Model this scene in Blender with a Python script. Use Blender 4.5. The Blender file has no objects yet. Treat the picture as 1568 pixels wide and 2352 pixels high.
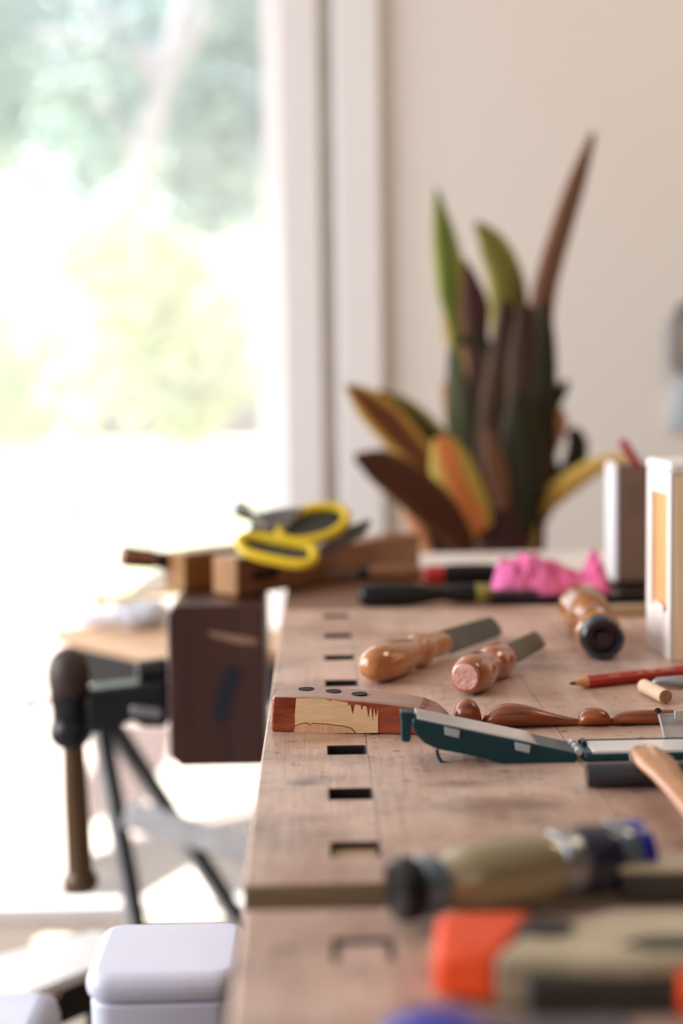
import bpy, bmesh, math, random
from mathutils import Vector, Matrix, noise
random.seed(7)
C = bpy.context.scene.collection
SC = bpy.context.scene
PI = math.pi

# ------------------------------------------------------------ camera
F = 3267.0                      # focal length in pixels of the 1568x2352 frame (50 mm lens)
BZ = 0.90                       # bench top height
CAMZ = BZ + 0.243
yaw, pitch, roll = math.radians(0.93), math.radians(5.16), 0.0148
fwd = Vector((math.sin(yaw)*math.cos(pitch), math.cos(yaw)*math.cos(pitch), -math.sin(pitch)))
right = Vector((math.cos(yaw), -math.sin(yaw), 0))
up = right.cross(fwd)
R_ = right*math.cos(roll) - up*math.sin(roll)
U_ = up*math.cos(roll) + right*math.sin(roll)
CAM = Vector((0, 0, CAMZ))
cd = bpy.data.cameras.new('camera')
cam = bpy.data.objects.new('camera', cd); C.objects.link(cam)
m3 = Matrix((R_, U_, -fwd)).transposed()
cam.matrix_world = Matrix.Translation(CAM) @ m3.to_4x4()
cd.sensor_fit = 'VERTICAL'; cd.sensor_height = 36; cd.sensor_width = 24; cd.lens = 50.0
cd.clip_start = 0.02; cd.clip_end = 200
cd.dof.use_dof = True; cd.dof.focus_distance = 1.0; cd.dof.aperture_fstop = 2.5
SC.camera = cam

def ray(px, py):
    return (fwd*F + R_*(px-784) - U_*(py-1176))
def at(px, py, Y=None, z=None):
    d = ray(px, py)
    t = (Y/d.y) if Y is not None else ((z-CAMZ)/d.z)
    return CAM + d*t

# ------------------------------------------------------------ world, sun, lights, exposure
w = bpy.data.worlds.new('world'); SC.world = w; w.use_nodes = True
nt = w.node_tree; nt.nodes.clear()
sky = nt.nodes.new('ShaderNodeTexSky'); sky.sky_type = 'NISHITA'; sky.sun_disc = False
sky.sun_elevation = math.radians(48); sky.sun_rotation = math.radians(-60); sky.air_density = 1.0; sky.dust_density = 3.0
hs = nt.nodes.new('ShaderNodeHueSaturation'); hs.inputs['Saturation'].default_value = 0.45
bg = nt.nodes.new('ShaderNodeBackground'); bg.inputs['Strength'].default_value = 0.50
wo = nt.nodes.new('ShaderNodeOutputWorld')
nt.links.new(sky.outputs[0], hs.inputs['Color']); nt.links.new(hs.outputs[0], bg.inputs['Color']); nt.links.new(bg.outputs[0], wo.inputs['Surface'])

def light(name, typ, loc, target, energy, color=(1, 1, 1), size=(1, 1)):
    l = bpy.data.lights.new(name, typ); l.energy = energy; l.color = color
    if typ == 'AREA':
        l.shape = 'RECTANGLE'; l.size, l.size_y = size
    o = bpy.data.objects.new(name, l); C.objects.link(o)
    o.location = loc
    o.rotation_euler = (Vector(target)-Vector(loc)).to_track_quat('-Z', 'Y').to_euler()
    return o
sun = light('sun', 'SUN', (-6, 6, 9), (0, 2.4, 0), 12.0, (1.0, 0.93, 0.82)); sun.data.angle = math.radians(1.0)
light('left_window_daylight', 'AREA', (-2.75, 1.0, 1.55), (0.2, 1.3, 0.9), 150, (0.93, 0.95, 1.0), (2.8, 1.7))
light('rear_fill', 'AREA', (0.4, -2.3, 1.9), (0.3, 1.5, 1.0), 11, (1.0, 0.95, 0.9), (2.6, 1.6))  # added fill lamp; the rear wall has no window
light('ceiling_lamp', 'AREA', (1.5, 1.6, 2.5), (0.9, 2.6, 1.0), 14, (1.0, 0.80, 0.56), (0.5, 0.5))
SC.view_settings.view_transform = 'Standard'; SC.view_settings.look = 'None'
SC.view_settings.gamma = 1.0; SC.view_settings.exposure = -0.27
SC.view_settings.use_curve_mapping = False
try:
    SC.cycles.max_bounces = 8; SC.cycles.sample_clamp_indirect = 6; SC.cycles.use_denoising = True
    SC.cycles.caustics_refractive = False; SC.cycles.caustics_reflective = False
except Exception: pass

# ------------------------------------------------------------ materials
def mat(name, col, rough=0.5, metal=0.0, spec=0.5, trans=0.0, alpha=1.0, coat=0.0, bump=0.0, bscale=60, sss=0.0,
        col2=None, nscale=8.0, stretch=(1, 1, 1), contrast=(0.35, 0.65)):
    m = bpy.data.materials.new(name); m.use_nodes = True
    n = m.node_tree; b = n.nodes['Principled BSDF']
    b.inputs['Base Color'].default_value = (*col, 1); b.inputs['Roughness'].default_value = rough
    b.inputs['Metallic'].default_value = metal; b.inputs['Specular IOR Level'].default_value = spec
    b.inputs['Transmission Weight'].default_value = trans; b.inputs['Alpha'].default_value = alpha
    b.inputs['Coat Weight'].default_value = coat; b.inputs['Coat Roughness'].default_value = 0.12
    tc = n.nodes.new('ShaderNodeTexCoord'); mp = n.nodes.new('ShaderNodeMapping')
    mp.inputs['Scale'].default_value = stretch
    n.links.new(tc.outputs['Object'], mp.inputs['Vector'])
    c2 = col2 if col2 else tuple(c*0.86 for c in col)
    t = n.nodes.new('ShaderNodeTexNoise'); t.inputs['Scale'].default_value = nscale; t.inputs['Detail'].default_value = 6
    r = n.nodes.new('ShaderNodeValToRGB')
    r.color_ramp.elements[0].position, r.color_ramp.elements[1].position = contrast
    r.color_ramp.elements[0].color = (*c2, 1); r.color_ramp.elements[1].color = (*col, 1)
    n.links.new(mp.outputs[0], t.inputs['Vector']); n.links.new(t.outputs['Fac'], r.inputs['Fac'])
    n.links.new(r.outputs['Color'], b.inputs['Base Color'])
    if bump:
        t2 = n.nodes.new('ShaderNodeTexNoise'); t2.inputs['Scale'].default_value = bscale; t2.inputs['Detail'].default_value = 4
        bp = n.nodes.new('ShaderNodeBump'); bp.inputs['Strength'].default_value = bump; bp.inputs['Distance'].default_value = 0.002
        n.links.new(mp.outputs[0], t2.inputs['Vector']); n.links.new(t2.outputs['Fac'], bp.inputs['Height']); n.links.new(bp.outputs[0], b.inputs['Normal'])
    return m

def wood(name, c1, c2, axis='X', rough=0.45, coat=0.0, scale=9, dens=14):
    s = {'X': (1, dens, dens), 'Y': (dens, 1, dens), 'Z': (dens, dens, 1)}[axis]
    return mat(name, c1, rough, coat=coat, col2=c2, nscale=scale, stretch=s, bump=0.15, bscale=scale*2, contrast=(0.3, 0.7))

M = {}
M['wall'] = mat('wall_paint', (0.76, 0.71, 0.67), 0.85, nscale=2, col2=(0.75, 0.70, 0.66))
M['fillcut'] = wood('unseen_wall_fill_cut', (0.14, 0.085, 0.055), (0.09, 0.055, 0.035), 'Z', 0.6, scale=2)  # dark finish added to the unseen walls to cut fill and reflections
M['trim'] = mat('trim_paint', (0.80, 0.77, 0.77), 0.45, nscale=2, col2=(0.79, 0.76, 0.76))
M['groove'] = mat('groove_paint', (0.66, 0.64, 0.60), 0.6)
M['ceil'] = mat('ceiling_paint', (0.85, 0.83, 0.80), 0.9)
M['floor'] = wood('floor_boards', (0.15, 0.115, 0.09), (0.11, 0.085, 0.07), 'Y', 0.5, scale=2)
M['pave'] = mat('paving', (0.68, 0.56, 0.50), 0.9, nscale=1.5, col2=(0.50, 0.41, 0.37))
M['lawn'] = mat('lawn_grass', (0.66, 0.72, 0.46), 0.95, nscale=5, col2=(0.58, 0.66, 0.38))
M['board'] = mat('ground_shade_brown', (0.040, 0.027, 0.021), 0.9, spec=0.05, nscale=3, col2=(0.028, 0.019, 0.015))  # dark brown that paints shade onto the ground
M['darkwood'] = wood('vise_jaw_wood', (0.062, 0.015, 0.007), (0.028, 0.008, 0.004), 'Z', 0.42, coat=0.15, scale=4)
M['castiron'] = mat('cast_iron', (0.010, 0.011, 0.012), 0.32, metal=0.0, spec=0.35, bump=0.2, bscale=90)
M['rusty'] = mat('worn_brown_knob', (0.045, 0.022, 0.015), 0.55, bump=0.2)
M['handleo'] = wood('oiled_handle_wood', (0.10, 0.05, 0.015), (0.06, 0.03, 0.01), 'Z', 0.35, scale=5)
M['clampwood'] = wood('clamp_maple', (0.30, 0.125, 0.035), (0.20, 0.075, 0.02), 'X', 0.35, coat=0.25, scale=5)
M['endgrain'] = mat('clamp_end_grain', (0.34, 0.155, 0.035), 0.5, nscale=30, col2=(0.25, 0.10, 0.022), stretch=(1, 1, 0.2))
M['yellow'] = mat('yellow_plastic', (0.80, 0.56, 0.02), 0.35)
M['greyrub'] = mat('dark_grey_rubber', (0.045, 0.048, 0.04), 0.6)
M['steel'] = mat('brushed_steel', (0.42, 0.43, 0.45), 0.3, metal=0.9, bump=0.1)
M['darksteel'] = mat('dull_grey_steel', (0.13, 0.135, 0.12), 0.42, metal=0.6, bump=0.3, bscale=200, col2=(0.08, 0.085, 0.075), nscale=25)
M['blacksteel'] = mat('black_steel', (0.012, 0.012, 0.013), 0.45, spec=0.25)
M['black'] = mat('black_plastic', (0.006, 0.006, 0.007), 0.35, spec=0.3)
M['blackgloss'] = mat('glossy_black_cap', (0.010, 0.012, 0.020), 0.22, coat=0.3)
M['maple'] = wood('varnished_maple', (0.50, 0.20, 0.055), (0.40, 0.145, 0.035), 'X', 0.2, coat=0.8, scale=6)
M['cherry'] = wood('varnished_reddish_beech', (0.40, 0.105, 0.028), (0.31, 0.075, 0.018), 'X', 0.2, coat=0.8, scale=6)
M['buttgrain'] = mat('worn_butt_end', (0.42, 0.17, 0.12), 0.5, nscale=220, col2=(0.60, 0.36, 0.30), bump=0.5, bscale=500)
M['amber'] = mat('amber_varnish', (0.38, 0.13, 0.012), 0.12, coat=0.8, nscale=25, col2=(0.16, 0.045, 0.006))
M['spindle'] = wood('dark_red_stained_wood', (0.38, 0.085, 0.014), (0.10, 0.018, 0.006), 'X', 0.3, coat=0.25, scale=14)
M['blockwood'] = wood('mahogany_stain', (0.36, 0.066, 0.018), (0.13, 0.018, 0.008), 'X', 0.3, coat=0.35, scale=18, dens=10)
M['blocktop'] = wood('tan_brown_top', (0.42, 0.26, 0.20), (0.32, 0.19, 0.15), 'X', 0.35, scale=14)  # tan top, paler than the front face
M['bare'] = wood('bare_pale_wood', (0.76, 0.50, 0.28), (0.66, 0.40, 0.20), 'X', 0.6, scale=16, dens=20)
M['bare2'] = wood('pinkish_bare_wood', (0.66, 0.36, 0.19), (0.55, 0.28, 0.14), 'Z', 0.6, scale=30, dens=9)
M['teal'] = mat('dark_teal_plastic', (0.002, 0.040, 0.052), 0.3, spec=0.35)
M['frost'] = mat('frosted_clear_plastic', (0.80, 0.77, 0.74), 0.25, trans=0.08, coat=0.3)
M['clip'] = mat('clear_plastic_clip', (0.75, 0.82, 0.86), 0.15, trans=0.4)
M['clear'] = mat('thin_clear_plastic', (0.80, 0.84, 0.87), 0.12, alpha=0.42)
M['red'] = mat('red_pencil_paint', (0.52, 0.012, 0.010), 0.3, coat=0.3)
M['gold'] = mat('gold_foil', (0.62, 0.33, 0.12), 0.35)
M['pencilwood'] = mat('cedar', (0.68, 0.32, 0.13), 0.6)
M['graphite'] = mat('graphite', (0.02, 0.02, 0.025), 0.35)
M['dowel'] = wood('pale_dowel', (0.74, 0.52, 0.36), (0.62, 0.40, 0.25), 'X', 0.6, scale=20)
M['dowelend'] = mat('dowel_end_grain', (0.45, 0.24, 0.11), 0.6, nscale=300, col2=(0.30, 0.14, 0.06))
M['card'] = mat('brown_cardboard', (0.235, 0.145, 0.10), 0.85, nscale=3, col2=(0.21, 0.128, 0.088))
M['cardwhite_and_light'] = mat('white_card_and_light', (0.78, 0.77, 0.80), 0.7)  # white paper, also the painted light on the box side
M['cardprint'] = mat('faded_brown_print', (0.17, 0.10, 0.085), 0.85)
M['darkred'] = mat('dark_red_plastic', (0.36, 0.008, 0.016), 0.35)
M['pine'] = wood('pale_pine', (0.92, 0.72, 0.48), (0.86, 0.64, 0.39), 'Z', 0.5, scale=6)
M['pineo'] = wood('orange_pine', (0.74, 0.38, 0.14), (0.62, 0.28, 0.09), 'Z', 0.5, scale=6)
M['whitep'] = mat('chalky_white_paint', (0.78, 0.73, 0.68), 0.55, nscale=12, col2=(0.72, 0.65, 0.60))
M['pink'] = mat('pink_cloth', (0.86, 0.16, 0.33), 0.8, nscale=14, col2=(0.66, 0.13, 0.36))
M['olive'] = mat('olive_yellow_ring', (0.30, 0.26, 0.05), 0.4)
M['strip'] = wood('tan_strip', (0.42, 0.27, 0.15), (0.33, 0.21, 0.11), 'X', 0.5)
M['tan'] = mat('tan_metal', (0.50, 0.41, 0.27), 0.34, metal=0.1, coat=0.2, nscale=20, col2=(0.42, 0.34, 0.22))
M['tandark'] = mat('dark_brown_casting', (0.060, 0.045, 0.032), 0.45, nscale=20, col2=(0.03, 0.028, 0.024))
M['olivegloss'] = mat('glossy_olive_grip', (0.36, 0.29, 0.15), 0.14, coat=1.0, metal=0.2)
M['navy'] = mat('navy_plastic', (0.006, 0.010, 0.035), 0.25, coat=0.4)
M['palegloss'] = mat('glossy_blue_grey', (0.14, 0.19, 0.24), 0.14, coat=0.7, metal=0.3)
M['blue'] = mat('cobalt_blue_plastic', (0.002, 0.008, 0.38), 0.3, coat=0.2)
M['orange'] = mat('orange_rubber', (0.85, 0.070, 0.003), 0.5)
M['tub'] = mat('milky_lavender_plastic', (0.74, 0.76, 0.90), 0.4, trans=0.12, nscale=10, col2=(0.66, 0.70, 0.88))
M['whitebd'] = mat('white_board', (0.85, 0.85, 0.84), 0.5)
M['bolt'] = mat('bolt_zinc', (0.55, 0.50, 0.46), 0.25, metal=0.8)
M['greyrail'] = mat('pale_grey_rail', (0.72, 0.72, 0.73), 0.4, metal=0.0, nscale=20, col2=(0.55, 0.55, 0.58))
M['bag'] = mat('clear_bag_plastic', (0.80, 0.82, 0.92), 0.3, trans=0.2)
M['ply'] = wood('plywood_edge', (0.62, 0.40, 0.24), (0.52, 0.32, 0.18), 'X', 0.5)
M['cream'] = mat('sun_patch_cream', (0.85, 0.80, 0.66), 0.8)  # cream that paints sun patches onto the ground
M['rust'] = mat('rust_orange_paint', (0.60, 0.12, 0.03), 0.4)
M['bluepaint'] = mat('navy_paint_mark', (0.006, 0.011, 0.022), 0.4)
M['chalk'] = mat('pale_scuff', (0.30, 0.17, 0.11), 0.7)
M['wallgrey'] = mat('grey_metal_loop', (0.16, 0.15, 0.14), 0.4, metal=0.3)
M['ice'] = mat('pale_blue_plastic', (0.55, 0.64, 0.72), 0.4)
M['pot'] = mat('terracotta', (0.42, 0.17, 0.09), 0.8)
M['hole'] = mat('dark_stain_shade_slot', (0.018, 0.010, 0.007), 0.9)  # stain plus painted shade for the insides of holes and slots
M['bark'] = mat('grey_bark', (0.66, 0.62, 0.68), 0.9, nscale=6, col2=(0.52, 0.50, 0.55))
M['crown'] = mat('tree_leaves', (0.50, 0.64, 0.54), 0.8, nscale=1.0, col2=(0.30, 0.45, 0.50))
M['crown2'] = mat('shrub_leaves', (0.80, 0.78, 0.50), 0.8, nscale=1.2, col2=(0.58, 0.70, 0.48))

WBX, WBY = 0.34, 1.0
def bench_mat():
    m = mat('worn_beech_bench', (0.60, 0.42, 0.335), 0.42, col2=(0.50, 0.335, 0.26), nscale=7, stretch=(7, 1, 7), bump=0.25, bscale=30, contrast=(0.3, 0.65))
    n = m.node_tree; b = n.nodes['Principled BSDF']; L = n.links
    base = b.inputs['Base Color'].links[0].from_socket
    tc = n.nodes.new('ShaderNodeTexCoord')
    def layer(prev, scale, stretch, p0, p1, col, amt, detail=5, loc=(0, 0, 0)):
        mp = n.nodes.new('ShaderNodeMapping'); mp.inputs['Scale'].default_value = stretch; mp.inputs['Location'].default_value = loc
        L.new(tc.outputs['Object'], mp.inputs['Vector'])
        t = n.nodes.new('ShaderNodeTexNoise'); t.inputs['Scale'].default_value = scale; t.inputs['Detail'].default_value = detail
        L.new(mp.outputs[0], t.inputs['Vector'])
        r = n.nodes.new('ShaderNodeValToRGB'); r.color_ramp.elements[0].position = p0; r.color_ramp.elements[1].position = p1
        r.color_ramp.elements[0].color = (0, 0, 0, 1); r.color_ramp.elements[1].color = (amt, amt, amt, 1)
        L.new(t.outputs['Fac'], r.inputs['Fac'])
        x = n.nodes.new('ShaderNodeMixRGB'); L.new(r.outputs['Color'], x.inputs['Fac']); L.new(prev, x.inputs['Color1'])
        x.inputs['Color2'].default_value = (*col, 1)
        return x.outputs['Color']
    c = layer(base, 8, (1, 0.9, 1), 0.46, 0.66, (0.30, 0.155, 0.09), 0.72)               # brown oil stains
    c = layer(c, 15, (1, 1.8, 1), 0.54, 0.68, (0.20, 0.15, 0.13), 0.5, loc=(3, 1, 0))       # grey grime
    c = layer(c, 60, (1.0, 3.0, 1), 0.62, 0.67, (0.07, 0.045, 0.035), 0.85, loc=(1, 7, 0))
    c = layer(c, 160, (1, 1, 1), 0.66, 0.70, (0.10, 0.06, 0.04), 0.8, loc=(2, 4, 0))   # scratches and dents across
    c = layer(c, 22, (1.5, 0.4, 1), 0.52, 0.70, (0.60, 0.45, 0.36), 0.5, loc=(5, 2, 0))     # worn pale streaks
    def spot(prev, cx, cy, rx, ry, col, amt):
        cx -= WBX; cy -= WBY
        mp = n.nodes.new('ShaderNodeMapping'); mp.vector_type = 'TEXTURE'
        mp.inputs['Location'].default_value = (cx, cy, 0); mp.inputs['Scale'].default_value = (rx, ry, 1000)
        L.new(tc.outputs['Object'], mp.inputs['Vector'])
        nz = n.nodes.new('ShaderNodeTexNoise'); nz.inputs['Scale'].default_value = 2.2; nz.inputs['Detail'].default_value = 5
        L.new(mp.outputs[0], nz.inputs['Vector'])
        ln = n.nodes.new('ShaderNodeVectorMath'); ln.operation = 'LENGTH'; L.new(mp.outputs[0], ln.inputs[0])
        ad = n.nodes.new('ShaderNodeMath'); ad.operation = 'ADD'; L.new(ln.outputs['Value'], ad.inputs[0]); L.new(nz.outputs['Fac'], ad.inputs[1])
        r = n.nodes.new('ShaderNodeValToRGB'); r.color_ramp.elements[0].position = 0.55; r.color_ramp.elements[1].position = 1.35 if False else 1.0
        r.color_ramp.elements[0].color = (amt, amt, amt, 1); r.color_ramp.elements[1].color = (0, 0, 0, 1)
        sub = n.nodes.new('ShaderNodeMath'); sub.operation = 'MULTIPLY'; sub.inputs[1].default_value = 0.75; L.new(ad.outputs[0], sub.inputs[0])
        L.new(sub.outputs[0], r.inputs['Fac'])
        x = n.nodes.new('ShaderNodeMixRGB'); L.new(r.outputs['Color'], x.inputs['Fac']); L.new(prev, x.inputs['Color1'])
        x.inputs['Color2'].default_value = (*col, 1)
        return x.outputs['Color']
    p = at(700, 1798, z=BZ); c = spot(c, p.x, p.y, 0.016, 0.010, (0.17, 0.16, 0.19), 0.9)       # blue grey smudge
    p = at(1160, 1850, z=BZ); c = spot(c, p.x, p.y, 0.050, 0.032, (0.24, 0.13, 0.08), 0.85)
    p = at(1060, 1800, z=BZ); c = spot(c, p.x, p.y, 0.035, 0.014, (0.22, 0.16, 0.13), 0.7)
    p = at(740, 1700, z=BZ); c = spot(c, p.x, p.y, 0.035, 0.012, (0.36, 0.20, 0.09), 0.8)
    p = at(1230, 1850, z=BZ); c = spot(c, p.x, p.y, 0.03, 0.012, (0.20, 0.13, 0.10), 0.7)
    # glued plank joints
    sp = n.nodes.new('ShaderNodeSeparateXYZ'); L.new(tc.outputs['Object'], sp.inputs[0])
    for jx in (0.0300, 0.1645, -0.012):
        s = n.nodes.new('ShaderNodeMath'); s.operation = 'SUBTRACT'; s.inputs[1].default_value = jx-WBX; L.new(sp.outputs['X'], s.inputs[0])
        a = n.nodes.new('ShaderNodeMath'); a.operation = 'ABSOLUTE'; L.new(s.outputs[0], a.inputs[0])
        l = n.nodes.new('ShaderNodeMath'); l.operation = 'LESS_THAN'; l.inputs[1].default_value = 0.0003; L.new(a.outputs[0], l.inputs[0])
        k = n.nodes.new('ShaderNodeMath'); k.operation = 'MULTIPLY'; k.inputs[1].default_value = 0.8 if jx > 0 else 0.25; L.new(l.outputs[0], k.inputs[0])
        x = n.nodes.new('ShaderNodeMixRGB'); L.new(k.outputs[0], x.inputs['Fac']); L.new(c, x.inputs['Color1']); x.inputs['Color2'].default_value = (0.06, 0.035, 0.025, 1)
        c = x.outputs['Color']
    L.new(c, b.inputs['Base Color'])
    return m
M['bench'] = bench_mat()
M['benchdark'] = wood('dark_end_board', (0.25, 0.12, 0.06), (0.16, 0.075, 0.04), 'X', 0.45, scale=4)
M['benchend'] = wood('grey_end_grain', (0.30, 0.20, 0.12), (0.22, 0.15, 0.09), 'X', 0.6, scale=12)

def leaf_mat(name, mid, edge, e0=0.45, e1=0.85):
    m = bpy.data.materials.new(name); m.use_nodes = True
    n = m.node_tree; b = n.nodes['Principled BSDF']; L = n.links
    uv = n.nodes.new('ShaderNodeUVMap'); sp = n.nodes.new('ShaderNodeSeparateXYZ'); L.new(uv.outputs[0], sp.inputs[0])
    a = n.nodes.new('ShaderNodeMath'); a.operation = 'ABSOLUTE'; L.new(sp.outputs['X'], a.inputs[0])
    tc = n.nodes.new('ShaderNodeTexCoord'); t = n.nodes.new('ShaderNodeTexNoise'); t.inputs['Scale'].default_value = 14; t.inputs['Detail'].default_value = 3
    L.new(tc.outputs['Object'], t.inputs['Vector'])
    k = n.nodes.new('ShaderNodeMath'); k.operation = 'MULTIPLY_ADD'; k.inputs[1].default_value = 0.7; k.inputs[2].default_value = -0.35
    L.new(t.outputs['Fac'], k.inputs[0])
    s = n.nodes.new('ShaderNodeMath'); s.operation = 'ADD'; L.new(a.outputs[0], s.inputs[0]); L.new(k.outputs[0], s.inputs[1])
    r = n.nodes.new('ShaderNodeValToRGB'); r.color_ramp.elements[0].position = e0; r.color_ramp.elements[1].position = e1
    r.color_ramp.elements[0].color = (*mid, 1); r.color_ramp.elements[1].color = (*edge, 1)
    L.new(s.outputs[0], r.inputs['Fac']); L.new(r.outputs['Color'], b.inputs['Base Color'])
    b.inputs['Roughness'].default_value = 0.55; b.inputs['Specular IOR Level'].default_value = 0.25
    return m

# ------------------------------------------------------------ mesh helpers
def finish(name, bm, m, sharp=35, parent=None, bevel=0.0, world=True):
    """links the bmesh (built in world coordinates) as ONE object, re-centred on its parent or its own base"""
    bmesh.ops.recalc_face_normals(bm, faces=bm.faces)
    if parent is not None:
        inv = parent['_m'] if False else PM[parent.name].inverted()
        bm.transform(inv); org = None
    else:
        xs = [v.co.x for v in bm.verts]; ys = [v.co.y for v in bm.verts]; zs = [v.co.z for v in bm.verts]
        org = Vector(((min(xs)+max(xs))/2, (min(ys)+max(ys))/2, min(zs)))
        bm.transform(Matrix.Translation(-org))
    for e in bm.edges:
        if len(e.link_faces) == 2 and e.calc_face_angle(0) > math.radians(sharp): e.smooth = False
    for f in bm.faces: f.smooth = True
    me = bpy.data.meshes.new(name); bm.to_mesh(me); bm.free()
    ms = m if isinstance(m, (list, tuple)) else [m]
    for x in ms: me.materials.append(x)
    o = bpy.data.objects.new(name, me); C.objects.link(o)
    if parent is not None:
        o.parent = parent; PM[o.name] = PM[parent.name]
    else:
        o.location = org; PM[o.name] = Matrix.Translation(org)
    if bevel:
        b = o.modifiers.new('bevel', 'BEVEL'); b.width = bevel; b.segments = 3; b.limit_method = 'ANGLE'; b.angle_limit = math.radians(40)
        b.harden_normals = False
    return o
PM = {}
def thing(name, label, cat, loc, group=None, rotz=0.0):
    o = bpy.data.objects.new(name, None); C.objects.link(o); o.empty_display_size = 0.02
    o.location = loc; o.rotation_euler = (0, 0, rotz)
    o['label'] = label; o['category'] = cat
    if group: o['group'] = group
    PM[o.name] = Matrix.Translation(Vector(loc)) @ Matrix.Rotation(rotz, 4, 'Z')
    return o
def tag(o, label, cat, group=None, kind=None):
    o['label'] = label; o['category'] = cat
    if group: o['group'] = group
    if kind: o['kind'] = kind
    return o
def struct(o):
    o['kind'] = 'structure'; return o
def sub(o, parent):            # a sub-part: o is already in world frame of the thing
    return o

def box(bm, a, b, mtx=None):
    x0, y0, z0 = a; x1, y1, z1 = b
    vs = [bm.verts.new(p) for p in ((x0, y0, z0), (x1, y0, z0), (x1, y1, z0), (x0, y1, z0), (x0, y0, z1), (x1, y0, z1), (x1, y1, z1), (x0, y1, z1))]
    fs = [bm.faces.new([vs[i] for i in q]) for q in ((0, 3, 2, 1), (4, 5, 6, 7), (0, 1, 5, 4), (1, 2, 6, 5), (2, 3, 7, 6), (3, 0, 4, 7))]
    if mtx is not None: bmesh.ops.transform(bm, matrix=mtx, verts=vs)
    return fs
def obox(bm, p, u, v, wz, z0, z1):
    """upright box from plan corner p along vectors u, v (2D)"""
    p = Vector(p[:2]); u = Vector(u[:2]); v = Vector(v[:2])
    poly(bm, [(*(q), ) for q in (p, p+u, p+u+v, p+v)], z0, z1)
def poly(bm, pts, z0, z1):
    lo = [bm.verts.new((q[0], q[1], z0)) for q in pts]; hi = [bm.verts.new((q[0], q[1], z1)) for q in pts]
    n = len(pts)
    f = [bm.faces.new(lo[::-1]), bm.faces.new(hi)]
    for i in range(n): f.append(bm.faces.new((lo[i], lo[(i+1) % n], hi[(i+1) % n], hi[i])))
    return f
def prism(bm, pts, d):
    """closed 3D outline extruded by vector d"""
    d = Vector(d); pts = [Vector(p) for p in pts]
    a = [bm.verts.new(p) for p in pts]; b = [bm.verts.new(p+d) for p in pts]; n = len(pts)
    fs = [bm.faces.new(a), bm.faces.new(b[::-1])]
    for i in range(n): fs.append(bm.faces.new((a[i], b[i], b[(i+1) % n], a[(i+1) % n])))
    return fs
def front(pts, Y):              # an outline standing in the vertical plane at distance Y
    return [at(x, y, Y=Y) for x, y in pts]
def frame_of(d):
    d = d.normalized(); h = Vector((0, 0, 1)) if abs(d.z) < 0.9 else Vector((0, 1, 0))
    s = d.cross(h).normalized(); u = s.cross(d).normalized()
    return s, u
def lathe(bm, a, b, prof, n=28, flat=1.0, mi=None):
    """prof: (t along a->b, radius); flat squashes the section in the up direction"""
    a = Vector(a); b = Vector(b); s, u = frame_of(b-a); rings = []
    for t, r in prof:
        c = a.lerp(b, t)
        if t > 1 or t < 0: c = a+(b-a)*t
        if r < 1e-6: rings.append([bm.verts.new(c)])
        else: rings.append([bm.verts.new(c + s*r*math.cos(2*PI*i/n) + u*r*flat*math.sin(2*PI*i/n)) for i in range(n)])
    fs = []
    for j in range(len(rings)-1):
        A, B = rings[j], rings[j+1]; k = []
        for i in range(n):
            if len(A) == 1 and len(B) == 1: continue
            if len(A) == 1: k.append(bm.faces.new((A[0], B[i], B[(i+1) % n])))
            elif len(B) == 1: k.append(bm.faces.new((A[i], A[(i+1) % n], B[0])))
            else: k.append(bm.faces.new((A[i], A[(i+1) % n], B[(i+1) % n], B[i])))
        if mi is not None:
            for f in k: f.material_index = mi[j]
        fs += k
    if len(rings[0]) > 1: bm.faces.new(rings[0][::-1])
    if len(rings[-1]) > 1: bm.faces.new(rings[-1])
    return fs
def smooth_prof(pts, n=6):      # Catmull-Rom through the profile points
    out = []
    for i in range(len(pts)-1):
        p0 = pts[max(i-1, 0)]; p1 = pts[i]; p2 = pts[i+1]; p3 = pts[min(i+2, len(pts)-1)]
        for k in range(n):
            t = k/n
            f = lambda j: 0.5*((2*p1[j])+(-p0[j]+p2[j])*t+(2*p0[j]-5*p1[j]+4*p2[j]-p3[j])*t*t+(-p0[j]+3*p1[j]-3*p2[j]+p3[j])*t**3)
            out.append(tuple(max(f(j), 0) if j == 1 and len(p1) == 2 else f(j) for j in range(len(p1))))
    out.append(tuple(pts[-1])); return out
def tube(bm, path, r, n=10, closed=False):
    path = [Vector(p) for p in path]; m = len(path); rings = []
    rr = r if isinstance(r, (list, tuple)) else [r]*m
    prev = None
    for i, p in enumerate(path):
        if closed: d = path[(i+1) % m]-path[i-1]
        else: d = path[min(i+1, m-1)]-path[max(i-1, 0)]
        d.normalize()
        if prev is None: s, u = frame_of(d)
        else:
            u = (prev - d*prev.dot(d)).normalized(); s = d.cross(u)
        prev = u
        rings.append([bm.verts.new(p + s*rr[i]*math.cos(2*PI*k/n) + u*rr[i]*math.sin(2*PI*k/n)) for k in range(n)])
    for i in range(m if closed else m-1):
        A, B = rings[i], rings[(i+1) % m]
        off = 0
        if closed and i == m-1:
            off = min(range(n), key=lambda o: sum((A[k].co-B[(k+o) % n].co).length for k in range(n)))
        for k in range(n): bm.faces.new((A[k], A[(k+1) % n], B[(k+1+off) % n], B[(k+off) % n]))
    if not closed: bm.faces.new(rings[0][::-1]); bm.faces.new(rings[-1])
def bar(bm, a, b, wid, thick, side=None):
    """rectangular bar between two points"""
    a = Vector(a); b = Vector(b); d = (b-a).normalized()
    s = side.normalized() if side is not None else frame_of(d)[0]
    s = (s - d*s.dot(d)).normalized(); u = s.cross(d).normalized()
    q = [s*wid/2+u*thick/2, -s*wid/2+u*thick/2, -s*wid/2-u*thick/2, s*wid/2-u*thick/2]
    prism(bm, [a+x for x in q], b-a)
NB = bmesh.new

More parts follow.
